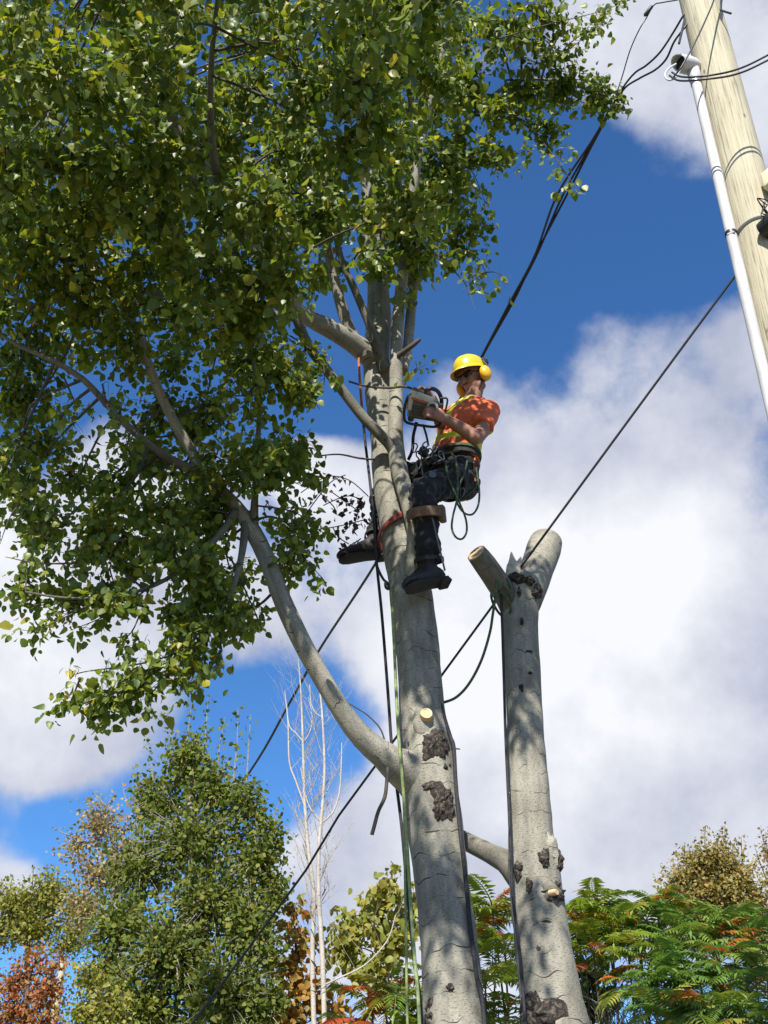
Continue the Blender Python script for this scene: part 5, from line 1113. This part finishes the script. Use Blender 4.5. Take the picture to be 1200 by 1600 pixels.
mb = MB(); mb.tube(cat_rom([sp(-20, 20, -.01), sp(-27, 16, -.03), sp(-30, 0, -.04), sp(-29, -18, -.04), sp(-23, -27, -.03), sp(0, -28, -.02), sp(20, -27, -.02), sp(28, -22, -.01), sp(27, -12, 0)], sub=6), .0085, 10); mb.build('wrap_handle', M['blackplastic'], saw)
mb = MB(); mb.tube(cat_rom([sp(-4, 20, .0), sp(0, 28, .0), sp(8, 31, .0), sp(17, 28, .0), sp(24, 18, .01), sp(26, 6, .02)], sub=6), .0125, 10); mb.build('top_handle', M['blackplastic'], saw)
mb = MB(); mb.tube(cat_rom([sp(22, 18, -.03), sp(33, 19, -.03), sp(33, 0, -.03), sp(30, -14, -.03), sp(23, -12, -.03)], sub=4), .0065, 8); mb.build('hand_guard', M['blackplastic'], saw)
mb = MB(); mb.box(sM(22, -4, .01), 7 * k_, .05, 15 * k_, bev=.012); mb.build('rear_housing', M['blackplastic'], saw)
mb = MB(); rb = []
for (yy, hh) in ((.05, .03), (.10, .034), (.24, .031), (.31, .024), (.335, .010)): rb.append((SAW_C + vd * yy + sz * (-.01), sx * .003, sz * hh))
loft(mb, rb, 12); gb = mb.build('guide_bar', M['steel'], saw)
mb = MB(); loop_ = [(yy, hh) for yy, hh in ((.05, .034), (.15, .037), (.24, .034), (.31, .027), (.338, .012), (.345, 0), (.338, -.012), (.31, -.027), (.24, -.034), (.15, -.037), (.05, -.034))]
mb.tube([SAW_C + vd * yy + sz * (hh - .01) for yy, hh in loop_], .0042, 6); mb.build('chain', M['blackplastic'], gb)
mb = MB(); mb.tube(cat_rom([sp(-8, -24, -.01), sp(-10, -45, 0), sp(-8, -68, .02), sp(-12, -85, .05)], sub=5), .010, 8, flat=(.4, 1)); tag(mb.build('saw_lanyard', M['webbing']), 'black webbing lanyard hanging from the chainsaw to the harness', 'strap')
mb = MB(); mb.tube(cat_rom([sp(2, -26, -.01), sp(10, -42, 0), sp(16, -58, .03)], sub=5), .007, 8, flat=(.4, 1)); tag(mb.build('saw_lanyard', M['webbing']), 'shorter black strap from the chainsaw toward the climber\'s belt', 'strap')

# ---- harness: belt, leg loops, hip pad, rings, carabiners, pouch
har = thing('climbing_harness', 'black climbing harness hung with clips around the climber\'s hips', 'harness', J['pelvis'])
def ringband(mb, c, a, b_, w, up, n=40, th=.008):
    V, F = [], []
    for k in range(n):
        t = 2 * math.pi * k / n; o_ = a * math.cos(t) + b_ * math.sin(t); e = o_.normalized() * th
        for q in (c + o_ - up * w, c + o_ + up * w, c + o_ + e + up * w * .9, c + o_ + e - up * w * .9): V.append(q)
    for k in range(n):
        k2 = (k + 1) % n
        for e in range(4): F.append((k * 4 + e, k * 4 + (e + 1) % 4, k2 * 4 + (e + 1) % 4, k2 * 4 + e))
    mb.add(V, F)
pu = J['pelvis'] + UP * .075
mb = MB(); ringband(mb, pu, BL * .178, BF * .140, .032, UP); mb.build('waist_belt', M['webbing'], har)
mb = MB(); ringband(mb, pu + UP * .015, BL * .187, BF * .150, .010, UP); mb.build('belt_trim', M['darkgreenrope'], har)
for hj, kj in ((J['hipL'], J['kneeL']), (J['hipR'], J['kneeR'])):
    ax_ = (kj - hj).normalized(); a1 = ax_.orthogonal().normalized(); mb = MB(); ringband(mb, hj.lerp(kj, .28), a1 * .118, ax_.cross(a1) * .118, .028, ax_); mb.build('leg_loop', M['webbing'], har)
def clip(c, d, w=.014, h=.030, r=.0045, m='hook', name='carabiner'):
    d = d.normalized(); x = d.orthogonal().normalized().lerp(Vector((.8, -.3, .1)), .7); x = (x - d * x.dot(d)).normalized()
    mb = MB(); mb.tube([c + x * w * math.cos(t) * (1.15 if math.sin(t) > 0 else .8) + d * h * math.sin(t) for t in [2 * math.pi * k / 18 for k in range(19)]], r, 7, cap=False); return mb.build(name, M[m], har)
for (x, y, Y, dx, dz, m) in ((648, 700, 5.56, .2, 1, 'hook'), (655, 712, 5.55, -.3, 1, 'blackplastic'), (664, 697, 5.55, .5, 1, 'hook'), (672, 708, 5.56, -.1, 1, 'blackplastic'), (680, 700, 5.58, .4, 1, 'hook'), (668, 720, 5.55, .8, .6, 'blackplastic'), (654, 726, 5.56, .1, 1, 'blackplastic'), (690, 712, 5.58, -.4, 1, 'hook'), (684, 722, 5.57, .9, .4, 'hook'), (745, 733, 5.72, .1, 1, 'blackplastic'), (738, 742, 5.7, -.2, 1, 'hook'), (722, 770, 5.62, .2, 1, 'blackplastic')):
    clip(at(x, y, Y), Vector((dx, -.2, dz)), m=m)
for (x, y, Y, w_, h_) in ((662, 706, 5.60, .028, .03), (676, 716, 5.62, .026, .03), (688, 706, 5.63, .03, .022)):
    mb = MB(); mb.box(Matrix.Translation(at(x, y, Y)) @ Matrix.Rotation(R(35), 4, 'Z') @ Matrix.Rotation(R(20), 4, 'Y'), w_, .018, h_, bev=.008); mb.build('ascender', M['blackplastic'], har)
mb = MB(); mb.box(Matrix.Translation(at(700, 742, 5.62)) @ Matrix.Rotation(R(-40), 4, 'Z'), .085, .03, .055, bev=.018); mb.build('hip_pad', M['webbing'], har)
mb = MB(); mb.box(Matrix.Translation(at(741, 748, 5.76)) @ Matrix.Rotation(R(10), 4, 'Y'), .022, .018, .06, bev=.008); mb.build('tool_pouch', M['blackplastic'], har)
mb = MB(); mb.tube([at(742, 716, 5.72), at(740, 735, 5.7), at(743, 752, 5.7)], .006, 6); mb.build('gear_cord', M['orangestrap'], har)
mb = MB(); cr_ = at(676, 742, 5.44); mb.tube([cr_, cr_ + Vector((0, -.006, 0))], .022, 20); kb = mb.build('round_badge', M['hook'], har)
for s, (x, y, Y) in enumerate(((690, 708, 5.62), (660, 716, 5.60))):
    mb = MB(); mb.tube(cat_rom([at(718, 704, 5.66), at(x, y + 2, Y), at(652, 724, 5.62), at(640, 738, 5.68)], sub=6), .0065, 7); mb.build('bridge_rope', M['darkgreenrope'], har)

cable('rope_coil', 'long green rope loop hanging lowest from the harness beside the climber', [(704, 706, 5.56), (712, 720, 5.52), (715, 750, 5.5), (714, 780, 5.5), (708, 805, 5.5), (706, 825, 5.5), (712, 839, 5.5), (722, 842, 5.5), (729, 831, 5.5), (728, 812, 5.5), (720, 790, 5.51), (710, 768, 5.52), (700, 745, 5.53), (696, 722, 5.56)], .0062, 'darkgreenrope', 'rope', sub=8)
cable('rope_coil', 'wider green rope loop hanging nearest the climber\'s back', [(742, 720, 5.66), (746, 745, 5.64), (749, 770, 5.62), (747, 790, 5.6), (739, 803, 5.58), (728, 803, 5.56), (718, 793, 5.55), (713, 778, 5.55), (718, 758, 5.57), (726, 738, 5.6), (731, 716, 5.64)], .0062, 'darkgreenrope', 'rope', sub=8)

# ---- climbing spurs: pad, cuff straps and shank on each shin
def spur(kn, an, lab, bt):
    ax_ = (an - kn).normalized(); c = kn.lerp(an, .30); d, up, x = bt
    t = thing('climbing_spur', lab, 'climbing spur', an)
    a1 = (Vector((1, 0, 0)) - ax_ * ax_.x).normalized(); a2 = ax_.cross(a1)
    mb = MB(); ringband(mb, c, a1 * .092, a2 * .092, .030, ax_, th=.012); mb.build('calf_pad', M['brownpad'], t)
    mb = MB(); V = []; mb.box(Matrix.Translation(c + a1 * .10) @ ax_.to_track_quat('Z', 'Y').to_matrix().to_4x4(), .020, .032, .05, bev=.014); mb.build('side_pad', M['brownpad'], t)
    mb = MB(); ringband(mb, an + (kn - an).normalized() * .03, a1 * .078, a2 * .078, .012, ax_); mb.build('ankle_strap', M['webbing'], t)
    mb = MB(); mb.box(Matrix.Translation(c + a1 * .1 - a2 * .02 * 0), .012, .012, .01); mb.build('buckle', M['hook'], t)
    mb = MB(); s0 = c + x * .075 * (1 if x.y < 0 else -1); s1 = an + x * .06 * (1 if x.y < 0 else -1) - up * .11; mb.tube([s0, s0.lerp(s1, .5), s1], .006, 6); mb.build('shank', M['hook'], t)
spur(J['kneeL'], J['ankL'], 'leather-padded climbing spur on the near leg right of the trunk', bl)
spur(J['kneeR'], J['ankR'], 'climbing spur on the far leg left of the trunk', brt)
# strap round the trunk
tp_ = [(at(x, y, YT), w * .5 * m_per_px(y, YT)) for x, y, _, w in TRUNK]
cst = at(624, 828, YT); rs = 58 * .5 * m_per_px(828, YT) + .01
mb = MB(); ringband(mb, cst, Vector((rs + .004, 0, .07)), Vector((0, rs + .012, -.02)), .022, UP, 48, .006); tag(mb.build('trunk_strap', M['redstrap']), 'dark red strap slung around the trunk between the climber\'s knees', 'strap')
